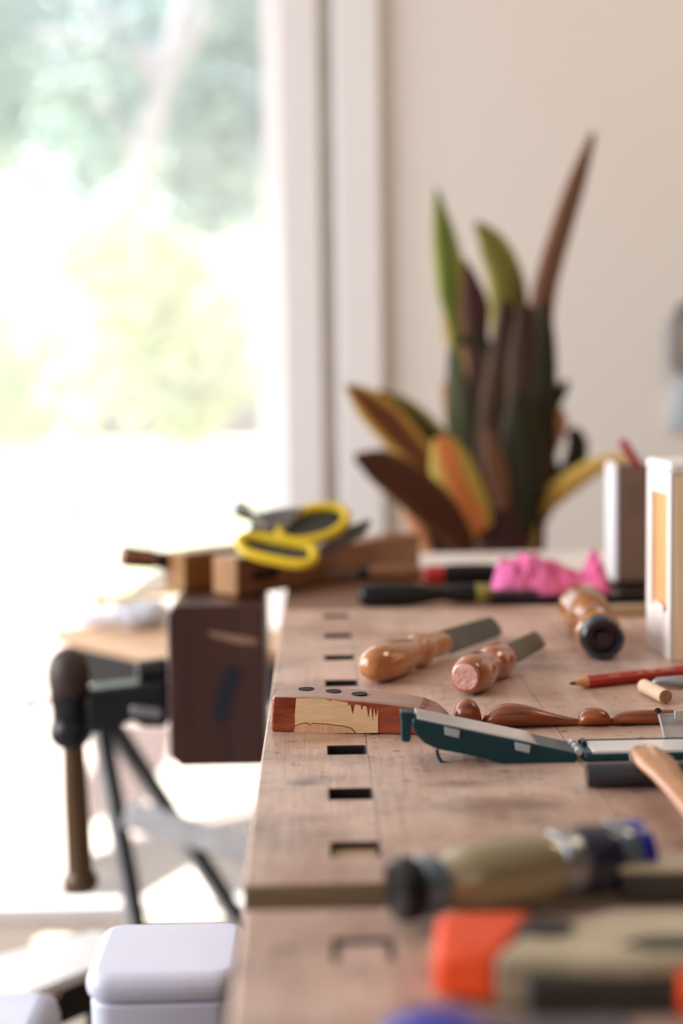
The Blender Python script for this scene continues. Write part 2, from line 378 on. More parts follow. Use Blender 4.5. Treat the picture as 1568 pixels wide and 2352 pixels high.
# ------------------------------------------------------------ room shell
WY = 2.93                                       # window wall plane
x_jamb = at(652, 900, Y=WY).x; x_t1 = at(742, 900, Y=WY).x; x_t2 = at(776, 900, Y=WY).x; x_t3 = at(880, 900, Y=WY).x
bm = NB(); box(bm, (-2.9, -2.6, -0.06), (2.4, WY+0.12, 0)); struct(finish('floor', bm, M['floor']))
bm = NB(); box(bm, (-2.9, -2.6, 2.7), (2.4, WY+0.5, 2.8)); struct(finish('ceiling', bm, M['ceil']))
bm = NB(); box(bm, (x_jamb, WY, 0), (2.4, WY+0.12, 2.7)); box(bm, (-2.9, WY, 2.35), (x_jamb, WY+0.12, 2.7)); box(bm, (-2.9, WY, 0), (-2.3, WY+0.12, 2.35))
struct(finish('wall_back', bm, M['wall']))
bm = NB(); box(bm, (2.3, -2.6, 0), (2.4, WY, 2.7)); struct(finish('wall_right', bm, M['fillcut']))
bm = NB()
box(bm, (-2.9, -2.6, 0), (-2.8, WY, 0.7)); box(bm, (-2.9, -2.6, 2.4), (-2.8, WY, 2.7)); box(bm, (-2.9, -2.6, 0.7), (-2.8, -0.5, 2.4)); box(bm, (-2.9, 2.5, 0.7), (-2.8, WY, 2.4))
struct(finish('wall_left', bm, M['wall']))
bm = NB(); box(bm, (-2.9, -2.7, 0), (2.4, -2.6, 2.75))
struct(finish('wall_rear', bm, M['fillcut']))
bm = NB(); box(bm, (x_jamb, WY-0.035, 0), (x_t1, WY-0.001, 2.45)); struct(finish('trim_1', bm, M['trim'], bevel=0.004))
bm = NB(); box(bm, (x_t1, WY-0.012, 0), (x_t2, WY-0.001, 2.45)); struct(finish('trim_2', bm, M['groove']))
bm = NB(); box(bm, (x_t2, WY-0.028, 0), (x_t3, WY-0.001, 2.45)); struct(finish('trim_3', bm, M['trim'], bevel=0.006))
bm = NB(); box(bm, (x_t3+0.001, WY-0.015, 0), (2.3, WY-0.001, 0.09)); struct(finish('baseboard_back', bm, M['trim']))
# sliding glass door: frame and pane with a veil of glare mixed into the glass
dr = bpy.data.objects.new('door_1', None); C.objects.link(dr); dr.location = (-1.2, WY+0.08, 0); dr['kind'] = 'structure'; PM['door_1'] = Matrix.Translation((-1.2, WY+0.08, 0))
bm = NB(); box(bm, (x_jamb-0.035, WY+0.06, 0.0), (x_jamb, WY+0.1, 2.35)); box(bm, (-2.3, WY+0.06, 0), (-2.24, WY+0.1, 2.35)); box(bm, (-2.3, WY+0.06, 2.29), (x_jamb, WY+0.1, 2.35)); box(bm, (-2.3, WY+0.06, 0), (x_jamb, WY+0.1, 0.03))
finish('door_frame', bm, M['trim'], parent=dr)
mg = bpy.data.materials.new('veiled_glass'); mg.use_nodes = True
n = mg.node_tree; n.nodes.clear(); o_ = n.nodes.new('ShaderNodeOutputMaterial'); tr = n.nodes.new('ShaderNodeBsdfTransparent'); tl = n.nodes.new('ShaderNodeBsdfTranslucent'); gl = n.nodes.new('ShaderNodeBsdfGlossy')
tl.inputs['Color'].default_value = (0.95, 0.96, 1, 1); gl.inputs['Roughness'].default_value = 0.02
mx = n.nodes.new('ShaderNodeMixShader'); mx.inputs[0].default_value = 0.075; mx2 = n.nodes.new('ShaderNodeMixShader'); mx2.inputs[0].default_value = 0.04
n.links.new(tr.outputs[0], mx.inputs[1]); n.links.new(tl.outputs[0], mx.inputs[2]); n.links.new(mx.outputs[0], mx2.inputs[1]); n.links.new(gl.outputs[0], mx2.inputs[2]); n.links.new(mx2.outputs[0], o_.inputs['Surface'])
bm = NB(); box(bm, (-2.24, WY+0.078, 0.03), (x_jamb-0.03, WY+0.082, 2.29)); finish('glass_pane', bm, mg, parent=dr)

# ------------------------------------------------------------ outdoors
bm = NB(); box(bm, (-9, WY+0.12, -0.06), (4, 8.0, -0.002)); struct(finish('terrace', bm, M['pave']))
bm = NB(); box(bm, (-25, 8.0, -0.06), (16, 30, -0.002)); struct(finish('lawn', bm, M['lawn']))

def tree(name, label, cat, x, y, h, r, cz, m, trunk_r, lean=(0, 0), nleaf=2600, leaf=0.13, group=None, seed=1, squash=1.0, back=0.0):
    rnd = random.Random(seed)
    t = thing(name, label, cat, (x, y, 0), group)
    bm = NB(); path = []
    for i in range(9):
        k = i/8; path.append((x+lean[0]*k+0.08*math.sin(3*k+seed), y+lean[1]*k, h*0.85*k))
    tube(bm, path, [trunk_r*(1-0.55*i/8) for i in range(9)], 10)
    for j in range(5):
        s = Vector(path[5 if j % 2 else 6]); e = s+Vector((rnd.uniform(-1, 1)*r*0.8, rnd.uniform(-.5, .5)*r, rnd.uniform(.2, .8)*r))
        tube(bm, [s, s.lerp(e, .5)+Vector((0, 0, .1)), e], [trunk_r*.45, trunk_r*.3, trunk_r*.15], 7)
    finish('trunk', bm, M['bark'], parent=t)
    bm = NB(); cl = []
    for j in range(26):
        while True:
            v = Vector((rnd.uniform(-1, 1), rnd.uniform(-1, 1), rnd.uniform(-1, 1)))
            if v.length < 1: break
        cl.append((Vector((x+lean[0], y+lean[1]+back, cz))+Vector((v.x*r, v.y*r*0.7, v.z*r*squash)), rnd.uniform(.25, .5)*r))
    for i in range(nleaf):
        c, cr = rnd.choice(cl); d = Vector((rnd.gauss(0, 1), rnd.gauss(0, 1), rnd.gauss(0, 1))).normalized()*cr*rnd.uniform(.55, 1)
        p = c+d; s = leaf*rnd.uniform(.6, 1.3)
        u = Vector((rnd.gauss(0, 1), rnd.gauss(0, 1), rnd.gauss(0, 1))).normalized(); v = u.orthogonal().normalized()
        q = [p-u*s, p-v*s*.42+u*s*.1, p+u*s, p+v*s*.42+u*s*.1]
        if min(a.z for a in q) < 0.02: continue
        bm.faces.new([bm.verts.new(a) for a in q])
    me = bpy.data.meshes.new('foliage'); bm.transform(PM[t.name].inverted()); bm.to_mesh(me); bm.free(); me.materials.append(m)
    o = bpy.data.objects.new('foliage', me); C.objects.link(o); o.parent = t
    return t
tree('garden_tree', 'tall bluish green tree with a leaning grey trunk behind the door glass', 'tree', -2.05, 11.0, 5.4, 1.35, 3.7, M['crown'], 0.16, (1.35, 0), seed=3, nleaf=2900, back=0.9)
tree('garden_tree', 'green tree at the left edge of the door view', 'tree', -3.5, 15.0, 6.2, 1.7, 4.3, M['crown'], 0.12, (0.1, 0), seed=5, nleaf=2600)
tree('garden_tree', 'loose light green tree next to the white door frame', 'tree', -0.6, 19.0, 6.5, 1.7, 5.0, M['crown'], 0.11, (-0.1, 0), seed=9, nleaf=1700)
tree('garden_shrub', 'broad yellow green shrub in the middle of the garden', 'shrub', -1.0, 9.2, 1.7, 0.7, 1.45, M['crown2'], 0.05, seed=11, nleaf=1500, leaf=.09)
tree('garden_shrub', 'smaller yellow green shrub at the left of the garden', 'shrub', -3.0, 13.2, 1.5, 0.9, 1.35, M['crown2'], 0.05, seed=12, nleaf=1100, leaf=.09)

# flat sheets that paint ground shade and sun patches onto the terrace
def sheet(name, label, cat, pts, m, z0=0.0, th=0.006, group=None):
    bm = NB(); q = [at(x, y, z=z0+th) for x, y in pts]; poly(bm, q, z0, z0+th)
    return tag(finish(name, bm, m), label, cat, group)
sheet('shade_sheet', 'large dark brown sheet of painted shade on the ground below the vise handle', 'shade sheet', [(110, 2095), (180, 1965), (300, 1925), (640, 1850), (680, 2080), (300, 2100)], M['board'])
sheet('shade_sheet', 'pinkish brown sheet of painted shade on the terrace behind the stand legs', 'board', [(205, 1905), (190, 1800), (255, 1660), (400, 1660), (385, 1740), (320, 1850)], mat('ground_shade_pink', (0.11, 0.062, 0.052), 0.9, spec=0.05))  # ground shade painted as a flat sheet, no board lies here
sheet('pale_sheet', 'cream painted sun patch between the legs of the folding stand', 'paper', [(325, 2115), (330, 2060), (445, 1990), (485, 2010), (530, 2085), (500, 2115)], M['cream'], 0.006)
sheet('pale_sheet', 'cream painted sun patch on the ground just below the vise jaw', 'paper', [(345, 1790), (400, 1755), (640, 1760), (620, 1830), (440, 1875), (400, 1860)], M['cream'], 0.0, 0.010)
sheet('pale_sheet', 'pale painted sun patch beside the lower end of the vise handle', 'paper', [(195, 1965), (200, 1905), (270, 1855), (290, 1900), (285, 1935)], M['cream'], 0.006)
sheet('pale_sheet', 'small pale oval painted sun patch beside the white tub', 'paper', [(75, 2165), (100, 2148), (160, 2150), (190, 2180), (180, 2205), (110, 2200)], M['cream'], 0.006)

# ------------------------------------------------------------ workbench
BL, BR = -0.0400, 0.72
HX0, HX1 = 0.0040, 0.0288
Yend = at(600, 2033, z=BZ).y; Ygap = at(600, 2086, z=BZ).y
holesY = []
for py in (1722, 1823, 1950): holesY.append(at(790, py, z=BZ).y)
for py in (1415, 1460, 1510, 1569): holesY.append(at(770, py, z=BZ).y)
HL = 0.0115
wb = thing('workbench', 'long worn beech workbench with a row of square dog holes', 'workbench', (WBX, WBY, 0))
def slab(ys, x0, x1, y0, y1, zt, zb):
    bm = NB(); X = [x0, HX0, HX1, x1]
    Ys = [y0]
    for y in sorted(ys): Ys += [y-HL, y+HL]
    Ys.append(y1)
    top = [[bm.verts.new((x, y, zt)) for x in X] for y in Ys]; bot = [[bm.verts.new((x, y, zb)) for x in X] for y in Ys]
    for j in range(len(Ys)-1):
        for i in range(3):
            hole = (i == 1 and j % 2 == 1)
            if not hole:
                bm.faces.new((top[j][i], top[j][i+1], top[j+1][i+1], top[j+1][i])); bm.faces.new((bot[j][i], bot[j+1][i], bot[j+1][i+1], bot[j][i+1]))
            else:
                for a, b in (((j, i), (j, i+1)), ((j, i+1), (j+1, i+1)), ((j+1, i+1), (j+1, i)), ((j+1, i), (j, i))):
                    f = bm.faces.new((top[a[0]][a[1]], bot[a[0]][a[1]], bot[b[0]][b[1]], top[b[0]][b[1]])); f.material_index = 1
    for j in range(len(Ys)-1):
        bm.faces.new((top[j][0], top[j+1][0], bot[j+1][0], bot[j][0])); bm.faces.new((top[j][3], bot[j][3], bot[j+1][3], top[j+1][3]))
    for i in range(3):
        f = bm.faces.new((top[0][i], bot[0][i], bot[0][i+1], top[0][i+1])); f.material_index = 2
        f = bm.faces.new((top[-1][i], top[-1][i+1], bot[-1][i+1], bot[-1][i])); f.material_index = 2
    return bm
YB = at(900, 1396, z=BZ).y
MB3 = [M['bench'], M['hole'], M['benchend']]
for m_ in MB3[:1]: pass
def obj_world_mat(o): return o
bm = slab(holesY, BL, BR, Yend, YB, BZ, BZ-0.075)
# keep the grain and marks anchored to the bench: object space == world space shifted by the thing origin
finish('worktop', bm, MB3, parent=wb, bevel=0.0014)
h7 = at(812, 2178, z=BZ).y
bm = slab([h7], BL+0.0020, BR, 0.22, Ygap, BZ-0.0005, BZ-0.075)
finish('tail_vise_block', bm, MB3, parent=wb, bevel=0.0022)
bm = NB(); box(bm, (BL, YB+0.0015, BZ-0.072), (BR, 1.80, BZ-0.0015)); finish('end_board', bm, M['benchdark'], parent=wb, bevel=0.003)
bm = NB(); lathe(bm, (0.05, 0.4, BZ-0.045), (0.05, 0.9, BZ-0.045), [(0, 0.012), (1, 0.012)]); finish('vise_screw', bm, M['steel'], parent=wb)
for sx in (0.03, 0.65):
    for sy in (0.38, 1.55):
        bm = NB(); box(bm, (sx-0.035, sy-0.045, 0), (sx+0.035, sy+0.045, BZ-0.076)); finish('leg', bm, M['strip'], parent=wb, bevel=0.004)
for sx in (0.01, 0.63):
    bm = NB(); box(bm, (sx, 0.425, 0.15), (sx+0.04, 1.505, 0.25)); finish('stretcher', bm, M['strip'], parent=wb, bevel=0.004)
def dog(py, px, label, m, drop, shrink=0.0006):
    y = at(px, py, z=BZ).y
    bm = NB(); box(bm, (HX0+shrink, y-HL+shrink, BZ-0.07), (HX1-shrink, y+HL-shrink, BZ-drop))
    return tag(finish('bench_dog', bm, m, bevel=0.0008), label, 'bench dog', 'square wooden dogs in the bench holes')
dog(1950, 805, 'tan wooden dog sunk just below the bench top, second hole from the gap', M['strip'], 0.0035)
dog(2178, 812, 'greyish wooden dog in the blurred hole nearest the bottom edge', M['bench'], 0.0022, 0.0016)
dog(1460, 770, 'brown wooden dog in the second hole from the far end', M['benchdark'], 0.004)
dog(1415, 770, 'wooden dog in the farthest hole by the dark end board', M['benchdark'], 0.003)

# white painted side shelf behind the bench
st = thing('side_shelf', 'white painted shelf table standing behind the bench below the plant', 'table', (0.4, 1.92, 0))
bm = NB(); box(bm, (BL, 1.806, BZ-0.03), (0.95, 2.015, BZ)); finish('top', bm, M['whitep'], parent=st, bevel=0.003)
for sx in (0.0, 0.9):
    for sy in (1.83, 1.99):
        bm = NB(); box(bm, (sx-0.02, sy-0.018, 0), (sx+0.02, sy+0.018, BZ-0.031)); finish('leg', bm, M['whitep'], parent=st)

# ------------------------------------------------------------ face vise
VY = 1.575
jx0 = at(384, 1500, Y=VY).x; jx1 = at(606, 1500, Y=VY).x
vz = at(490, 1762, Y=VY).z; vt = BZ-0.001
v = thing('face_vise', 'dark red brown wooden bench vise with black iron screw and hanging handle', 'vise', ((jx0+jx1)/2, VY+0.09, vz))
bm = NB()
prism(bm, [(jx0+0.008, VY, vt), (jx1, VY, vt), (jx1, VY, vz+0.0), (jx0+0.012, VY, vz), (jx0, VY, vz+0.012), (jx0, VY, vt-0.010)], (0, 0.175, 0))
jaw = finish('jaw', bm, M['darkwood'], parent=v, bevel=0.003)
bm = NB(); a = at(502, 1640, Y=VY-0.0012); b = at(533, 1548, Y=VY-0.0012)
lathe(bm, a+Vector((0, 0.001, 0)), a+Vector((0, -0.0002, 0)), [(0, 0.0085), (1, 0.0085)], 20)
lathe(bm, b+Vector((0, 0.001, 0)), b+Vector((0, -0.0002, 0)), [(0, 0.0095), (1, 0.0095)], 20)
bar(bm, a, b, 0.016, 0.001, side=Vector((1, 0, 0.3))); finish('paint_mark', bm, M['bluepaint'], parent=jaw)['label'] = 'slanted dark navy mark'
bm = NB(); prism(bm, front([(478, 1450), (520, 1456), (560, 1462), (592, 1470), (588, 1480), (545, 1478), (510, 1468), (482, 1460)], VY), (0, -0.0004, 0)); finish('scuff', bm, M['chalk'], parent=jaw)['label'] = 'pale scuff near the top'
VA = VY+0.06
bm = NB(); prism(bm, front([(195, 1588), (250, 1580), (384, 1566), (384, 1672), (330, 1672), (300, 1656), (255, 1680), (195, 1690)], VA-0.02), (0, 0.045, 0)); housing = finish('screw_housing', bm, M['castiron'], parent=v, bevel=0.006)
bm = NB(); lathe(bm, at(315, 1545, Y=VA+0.01), at(388, 1535, Y=VA+0.01), [(0, 0.008), (0.1, 0.014), (0.9, 0.014), (1, 0.010)]); finish('guide_rod', bm, M['castiron'], parent=v)
bm = NB(); a = at(300, 1632, Y=VA-0.022); b = at(372, 1640, Y=VA-0.022); bar(bm, a, b, 0.012, 0.004, side=Vector((0, 0, 1))); finish('name_plate', bm, M['steel'], parent=housing, bevel=0.002)
bm = NB(); lathe(bm, at(163, 1712, Y=VA), at(160, 1575, Y=VA), smooth_prof([(0, 0.017), (0.12, 0.0235), (0.30, 0.0245), (0.42, 0.0215), (0.6, 0.0215), (0.85, 0.0240), (1, 0.022)])); finish('hub', bm, M['castiron'], parent=v)
hd = None
bm = NB(); lathe(bm, at(158, 1600, Y=VA-0.012), at(158, 1486, Y=VA-0.012), smooth_prof([(0, 0.0), (0.02, 0.015), (0.15, 0.0225), (0.5, 0.0245), (0.8, 0.020), (0.96, 0.010), (1, 0.0)])); finish('handle_knob', bm, M['rusty'], parent=v)
bm = NB(); lathe(bm, at(168, 1700, Y=VA), at(186, 2050, Y=VA), smooth_prof([(0, 0.0125), (0.1, 0.013), (0.4, 0.0145), (0.8, 0.0148), (0.86, 0.016), (0.90, 0.0205), (0.95, 0.0205), (0.99, 0.014), (1, 0.0)])); finish('handle', bm, M['handleo'], parent=v)
bm = NB(); lathe(bm, at(56, 1618, Y=VA), at(125, 1609, Y=VA), [(0, 0.0042), (1, 0.0012)], 12); finish('pointer', bm, M['rust'], parent=v)['label'] = 'small rust orange pin'

# ------------------------------------------------------------ handscrew clamp lying across vise and bench
hc = thing('handscrew_clamp', 'wooden handscrew clamp lying across the vise and far end of the bench', 'clamp', tuple(at(545, 1372, z=BZ)))
ang = math.radians(44.5); du = Vector((math.sin(ang), math.cos(ang), 0)); dv = Vector((-math.cos(ang), math.sin(ang), 0))
p0 = at(545, 1372, z=BZ); p0.z = BZ
def jawbox(p, length, wid, z0, z1):
    bm = NB(); q = [p, p+du*length, p+du*length+dv*wid, p+dv*wid]
    # working end tapers on top
    fs = poly(bm, [(a.x, a.y) for a in q], z0, z1)
    for f in bm.faces:
        f.normal_update()
        if f.normal.dot(-du) > 0.9: f.material_index = 1
    return bm
finish('jaw', jawbox(p0, 0.325, 0.043, BZ, BZ+0.045), [M['clampwood'], M['endgrain']], parent=hc, bevel=0.003)
p1 = at(425, 1357, z=BZ); p1.z = BZ
finish('jaw', jawbox(p1, 0.30, 0.040, BZ, BZ+0.044), [M['clampwood'], M['endgrain']], parent=hc, bevel=0.003)
cA = p0+du*0.030+Vector((0, 0, 0.022)); nrm = -dv
bm = NB(); a = cA+nrm*0.0002; bar(bm, a+du*0.001, a+du*0.030, 0.010, 0.0012, side=Vector((0, 0, 1)))
lathe(bm, a-nrm*0.0006, a+nrm*0.0006, [(0, 0.006), (1, 0.006)], 16); lathe(bm, a+du*0.03-nrm*0.0006, a+du*0.03+nrm*0.0006, [(0, 0.006), (1, 0.006)], 16)
finish('pivot_slot', bm, M['hole'], parent=hc)
ha = at(382, 1288, Y=p1.y+0.03); hb = at(274, 1277, Y=p1.y+0.01)
bm = NB(); lathe(bm, ha, hb, smooth_prof([(0.22, 0.0095), (0.3, 0.0112), (0.6, 0.0120), (0.88, 0.0122), (0.97, 0.0095), (1.0, 0.0)])); finish('screw_handle', bm, M['rusty'] if False else wood('clamp_handle_wood', (0.26, 0.10, 0.05), (0.18, 0.07, 0.035), 'X', 0.3, coat=0.3), parent=hc)
bm = NB(); lathe(bm, ha+(ha-hb)*0.1, hb, [(0, 0.0075), (0.05, 0.0115), (0.24, 0.0095), (0.32, 0.0090)]); finish('ferrule', bm, M['black'], parent=hc)
for q in (0.11, 0.19):
    s = p0+du*q+Vector((0, 0, 0.022)); bm = NB(); lathe(bm, s+dv*0.035, s+dv*0.135, [(0, 0.005), (1, 0.005)], 14); finish('steel_screw', bm, M['darksteel'], parent=hc)

# ------------------------------------------------------------ yellow rimmed scissors / snips on top of the clamp
ZT = BZ+0.045
SY = 1.598
sc = thing('scissors', 'yellow rimmed scissors with dark grey grips on top of the wooden clamp', 'scissors', (at(670, 1300, Y=SY).x, SY, ZT))
def ring_pts(ctrl, Y, ytilt=0.0, n=8):
    pts = [(x, y) for x, y in ctrl]; m = len(pts); out = []
    for i in range(m):
        p0_, p1_, p2_, p3_ = pts[i-1], pts[i], pts[(i+1) % m], pts[(i+2) % m]
        for k in range(n):
            t = k/n
            f = lambda j: 0.5*((2*p1_[j])+(-p0_[j]+p2_[j])*t+(2*p0_[j]-5*p1_[j]+4*p2_[j]-p3_[j])*t*t+(-p0_[j]+3*p1_[j]-3*p2_[j]+p3_[j])*t**3)
            x, y = f(0), f(1); out.append(at(x, y, Y=Y + ytilt*(1300-y)/100))
    return out
upper = [(640, 1222), (655, 1195), (700, 1172), (755, 1165), (790, 1176), (792, 1200), (765, 1224), (715, 1240), (665, 1242)]
lower = [(552, 1255), (556, 1236), (590, 1232), (640, 1242), (695, 1252), (718, 1262), (718, 1286), (692, 1296), (640, 1289), (580, 1274)]
TL = 0.045
for nm, ctrl in (('handle_loop', upper), ('handle_loop', lower)):
    pts = ring_pts(ctrl, SY, TL)
    bm = NB(); tube(bm, pts, 0.0062, 12, closed=True); lo = finish(nm, bm, M['yellow'], parent=sc)
    c = sum(pts, Vector())/len(pts)
    bm = NB(); inner = [c+(p-c)*0.93+Vector((0, 0.003, 0)) for p in pts]; prism(bm, inner, (0, 0.012, 0))
    finish('grip_pad', bm, M['greyrub'], parent=lo)
    bm = NB(); rim = [c+(p-c)*0.86+Vector((0, 0.001, 0)) for p in pts]; tube(bm, rim, 0.0028, 8, closed=True); finish('grip_lining', bm, M['black'], parent=lo)
bl = [(650, 1285), (735, 1255), (790, 1212), (850, 1192), (853, 1203), (835, 1232), (770, 1265), (700, 1292)]
bm = NB(); q = [at(x, y, Y=SY+0.03+max(0, (x-700))*0.0006) for x, y in bl]; prism(bm, q, (0, 0.006, 0)); finish('blade', bm, M['darksteel'], parent=sc, bevel=0.001)
bl = [(560, 1232), (585, 1180), (640, 1168), (700, 1165), (660, 1215), (600, 1240)]
bm = NB(); prism(bm, front(bl, SY+0.035), (0, 0.008, 0)); finish('upper_blade', bm, M['steel'], parent=sc, bevel=0.002)
bm = NB(); lathe(bm, at(536, 1158, Y=SY+0.03), at(606, 1212, Y=SY+0.03), smooth_prof([(0, 0.0), (0.05, 0.006), (0.18, 0.0085), (0.4, 0.008), (0.6, 0.005), (1.0, 0.0045)])); finish('lever', bm, M['steel'], parent=sc)

# ------------------------------------------------------------ tools at the far end
def turned(name, label, cat, a, b, segs, group=None, n=28):
    """segs: list of (part name, material, profile)"""
    t = thing(name, label, cat, ((a.x+b.x)/2, (a.y+b.y)/2, BZ), group)
    for pn, m, prof, *fl in segs:
        bm = NB(); lathe(bm, a, b, prof, n, flat=fl[0] if fl else 1.0); finish(pn, bm, m, parent=t)
    return t
a = at(822, 1364, Y=1.535); a.z = BZ+0.0125; b = at(1128, 1370, Y=1.545); b.z = BZ+0.0118
turned('screwdriver', 'black screwdriver handle with an olive end ring on the dark end board', 'screwdriver', a, b, [
    ('handle', M['black'], smooth_prof([(0, 0.0), (0.01, 0.007), (0.06, 0.0118), (0.2, 0.0124), (0.4, 0.0118), (0.56, 0.0085), (0.64, 0.0075), (0.75, 0.0105), (0.84, 0.0110), (0.88, 0.010)])),
    ('end_ring', M['olive'], [(0.87, 0.0098), (0.89, 0.0105), (0.97, 0.0100), (1.0, 0.007)]),
    ('blade', M['darksteel'], [(1.0, 0.003), (1.25, 0.003), (1.35, 0.0025)])])
a = at(845, 1316, Y=1.72); a.z = BZ+0.0115; b = at(968, 1320, Y=1.72); b.z = BZ+0.0115
turned('chisel', 'short chisel with a glossy tan wooden handle behind the black screwdriver', 'chisel', a, b, [
    ('handle', M['clampwood'], smooth_prof([(0, 0.008), (0.1, 0.0098), (0.5, 0.0112), (0.85, 0.0108), (0.97, 0.008), (1, 0)])),
    ('ferrule', M['blacksteel'], [(-0.18, 0.006), (-0.15, 0.0085), (0.02, 0.0088)]),
    ('blade', M['darksteel'], [(-0.75, 0.0045), (-0.16, 0.0055)], 0.6)])
a = at(972, 1320, Y=1.69); a.z = BZ+0.0125; b = at(1150, 1318, Y=1.70); b.z = BZ+0.0125
turned('file_tool', 'black handled tool with a bright red collar lying beside the pink cloth', 'tool', a, b, [
    ('collar', M['red'], [(0, 0.009), (0.03, 0.0112), (0.22, 0.0118), (0.25, 0.011)]),
    ('handle', M['black'], smooth_prof([(0.24, 0.010), (0.35, 0.0122), (0.7, 0.0122), (0.93, 0.010), (1.0, 0)]))])
# black tray and pink cloth
tx0 = at(1118, 1380, z=BZ).x; tx1 = tx0+0.23; ty0 = at(1200, 1388, z=BZ).y
tr_ = thing('tool_tray', 'flat black tray on the far end of the bench', 'tray', ((tx0+tx1)/2, ty0+0.06, BZ))
bm = NB(); box(bm, (tx0, ty0, BZ), (tx1, ty0+0.10, BZ+0.004)); finish('base', bm, M['black'], parent=tr_, bevel=0.001)
bm = NB(); 
for q in (((tx0, ty0), (tx1, ty0+0.003)), ((tx0, ty0+0.097), (tx1, ty0+0.10)), ((tx0, ty0+0.003), (tx0+0.003, ty0+0.097)), ((tx1-0.003, ty0+0.003), (tx1, ty0+0.097))): box(bm, (*q[0], BZ+0.0041), (*q[1], BZ+0.009))
finish('rim', bm, M['black'], parent=tr_)
def cloth(px0, px1, base_py, Y, depth, tops, name, label, m, seed, z0):
    bm = NB(); nx, ny = 70, 34; x0 = at(px0, base_py, Y=Y).x; x1 = at(px1, base_py, Y=Y).x
    g = []
    for i in range(nx+1):
        u = i/nx; px = px0+(px1-px0)*u
        for k in range(len(tops)-1):
            if tops[k][0] <= px <= tops[k+1][0]:
                t = (px-tops[k][0])/(tops[k+1][0]-tops[k][0]); hpx = tops[k][1]+(tops[k+1][1]-tops[k][1])*t; break
        hh = (base_py-hpx)/F*Y
        row = []
        for j in range(ny+1):
            vv = j/ny; prof = math.sin(PI*vv)**0.55
            edge = min(1, min(u, 1-u)*14)**0.6
            x = x0+(x1-x0)*u; y = Y+depth*vv
            nz = noise.noise(Vector((x*70+seed, y*70, 0)))*0.30 + abs(noise.noise(Vector((x*160, y*120, seed))))*-0.5
            z = z0+max(0.0, hh*prof*edge*(1.05+nz))+0.0008
            row.append(bm.verts.new((x+0.003*noise.noise(Vector((y*90, z*90, 2))), y+0.004*noise.noise(Vector((x*80, 3, z*50))), z)))
        g.append(row)
    for i in range(nx):
        for j in range(ny): bm.faces.new((g[i][j], g[i+1][j], g[i+1][j+1], g[i][j+1]))
    ext = bmesh.ops.extrude_face_region(bm, geom=list(bm.faces)); 
    for e in ext['geom']:
        if isinstance(e, bmesh.types.BMVert): e.co.z = z0
    return tag(finish(name, bm, m, sharp=80), label, 'cloth')
cloth(1138, 1406, 1372, ty0+0.012, 0.07, [(1138, 1325), (1160, 1296), (1230, 1284), (1290, 1300), (1320, 1318), (1355, 1318), (1375, 1282), (1398, 1278), (1406, 1300)], 'cleaning_cloth', 'crumpled bright pink cloth lying in the black tray', M['pink'], 4, BZ+0.0045)

# cardboard box with a red stick
CY = 1.70
cx0 = at(1411, 1300, Y=CY).x; cz1 = at(1440, 1072, Y=CY).z
cb = thing('cardboard_box', 'open brown cardboard box with one side painted lit white behind the pine crate', 'box', (cx0+0.05, CY+0.05, BZ))
T = 0.003
bm = NB(); box(bm, (cx0+T, CY, BZ), (cx0+0.11, CY+T, cz1)); box(bm, (cx0+T, CY+0.050, BZ), (cx0+0.11, CY+0.050+T, cz1)); box(bm, (cx0+0.11-T, CY+T, BZ), (cx0+0.11, CY+0.050, cz1)); box(bm, (cx0+T, CY+T, BZ), (cx0+0.11-T, CY+0.050, BZ+T)); finish('body', bm, M['card'], parent=cb)
bm = NB(); box(bm, (cx0, CY-0.0005, BZ), (cx0+T, CY+0.050+T, cz1+0.004)); finish('side_panel', bm, M['cardwhite_and_light'], parent=cb)['label'] = 'side panel painted lit white'  # white colour paints the light on the left side
bm = NB()
for y in (1117, 1128, 1141, 1160, 1174): 
    a = at(1441, y, Y=CY-0.0003); b = at(1474, y, Y=CY-0.0003); bar(bm, a, b, 0.0022, 0.0004, side=Vector((0, 0, 1)))
finish('printed_lines', bm, M['cardprint'], parent=cb)
bm = NB(); lathe(bm, at(1476, 1085, Y=CY+0.03)+Vector((0.02, 0, -0.03)), at(1425, 1010, Y=CY+0.03), smooth_prof([(0, 0.006), (0.5, 0.0065), (0.93, 0.0065), (0.98, 0.005), (1, 0)]), 14, flat=.8)
tag(finish('marker_pen', bm, M['darkred']), 'dark red pen sticking out of the cardboard box', 'pen')

# ------------------------------------------------------------ pine crate on the right
PX = at(1537, 1400, Y=1.205).x; PY0 = 1.205; PY1 = 1.292; PZ1 = at(1540, 1060, Y=1.205).z; PXR = PX+0.15
pc = thing('pine_crate', 'upright pale pine crate with chalky white edges at the right edge', 'crate', ((PX+PXR)/2, (PY0+PY1)/2, BZ))
bm = NB(); box(bm, (PX, PY0, BZ), (PX+0.004, PY0+0.012, PZ1-0.004)); box(bm, (PX, PY1-0.018, BZ), (PX+0.004, PY1, PZ1-0.004)); box(bm, (PX, PY0+0.012, BZ), (PX+0.004, PY1-0.018, BZ+0.040)); box(bm, (PX, PY0+0.012, PZ1-0.03), (PX+0.004, PY1-0.018, PZ1-0.004)); finish('white_side_frame', bm, M['whitep'], parent=pc, bevel=0.001)
bm = NB(); box(bm, (PX+0.0035, PY0+0.012, BZ+0.002), (PX+0.010, PY1-0.002, PZ1-0.006)); finish('side_plank', bm, M['pineo'], parent=pc)['label'] = 'orange pine plank'
bm = NB(); box(bm, (PX+0.004, PY0, BZ), (PXR, PY0+0.010, PZ1-0.012)); finish('front_panel', bm, M['pine'], parent=pc, bevel=0.001)
bm = NB(); box(bm, (PX-0.002, PY0-0.002, PZ1-0.012), (PXR, PY1, PZ1)); finish('top_cap', bm, M['whitep'], parent=pc, bevel=0.005)
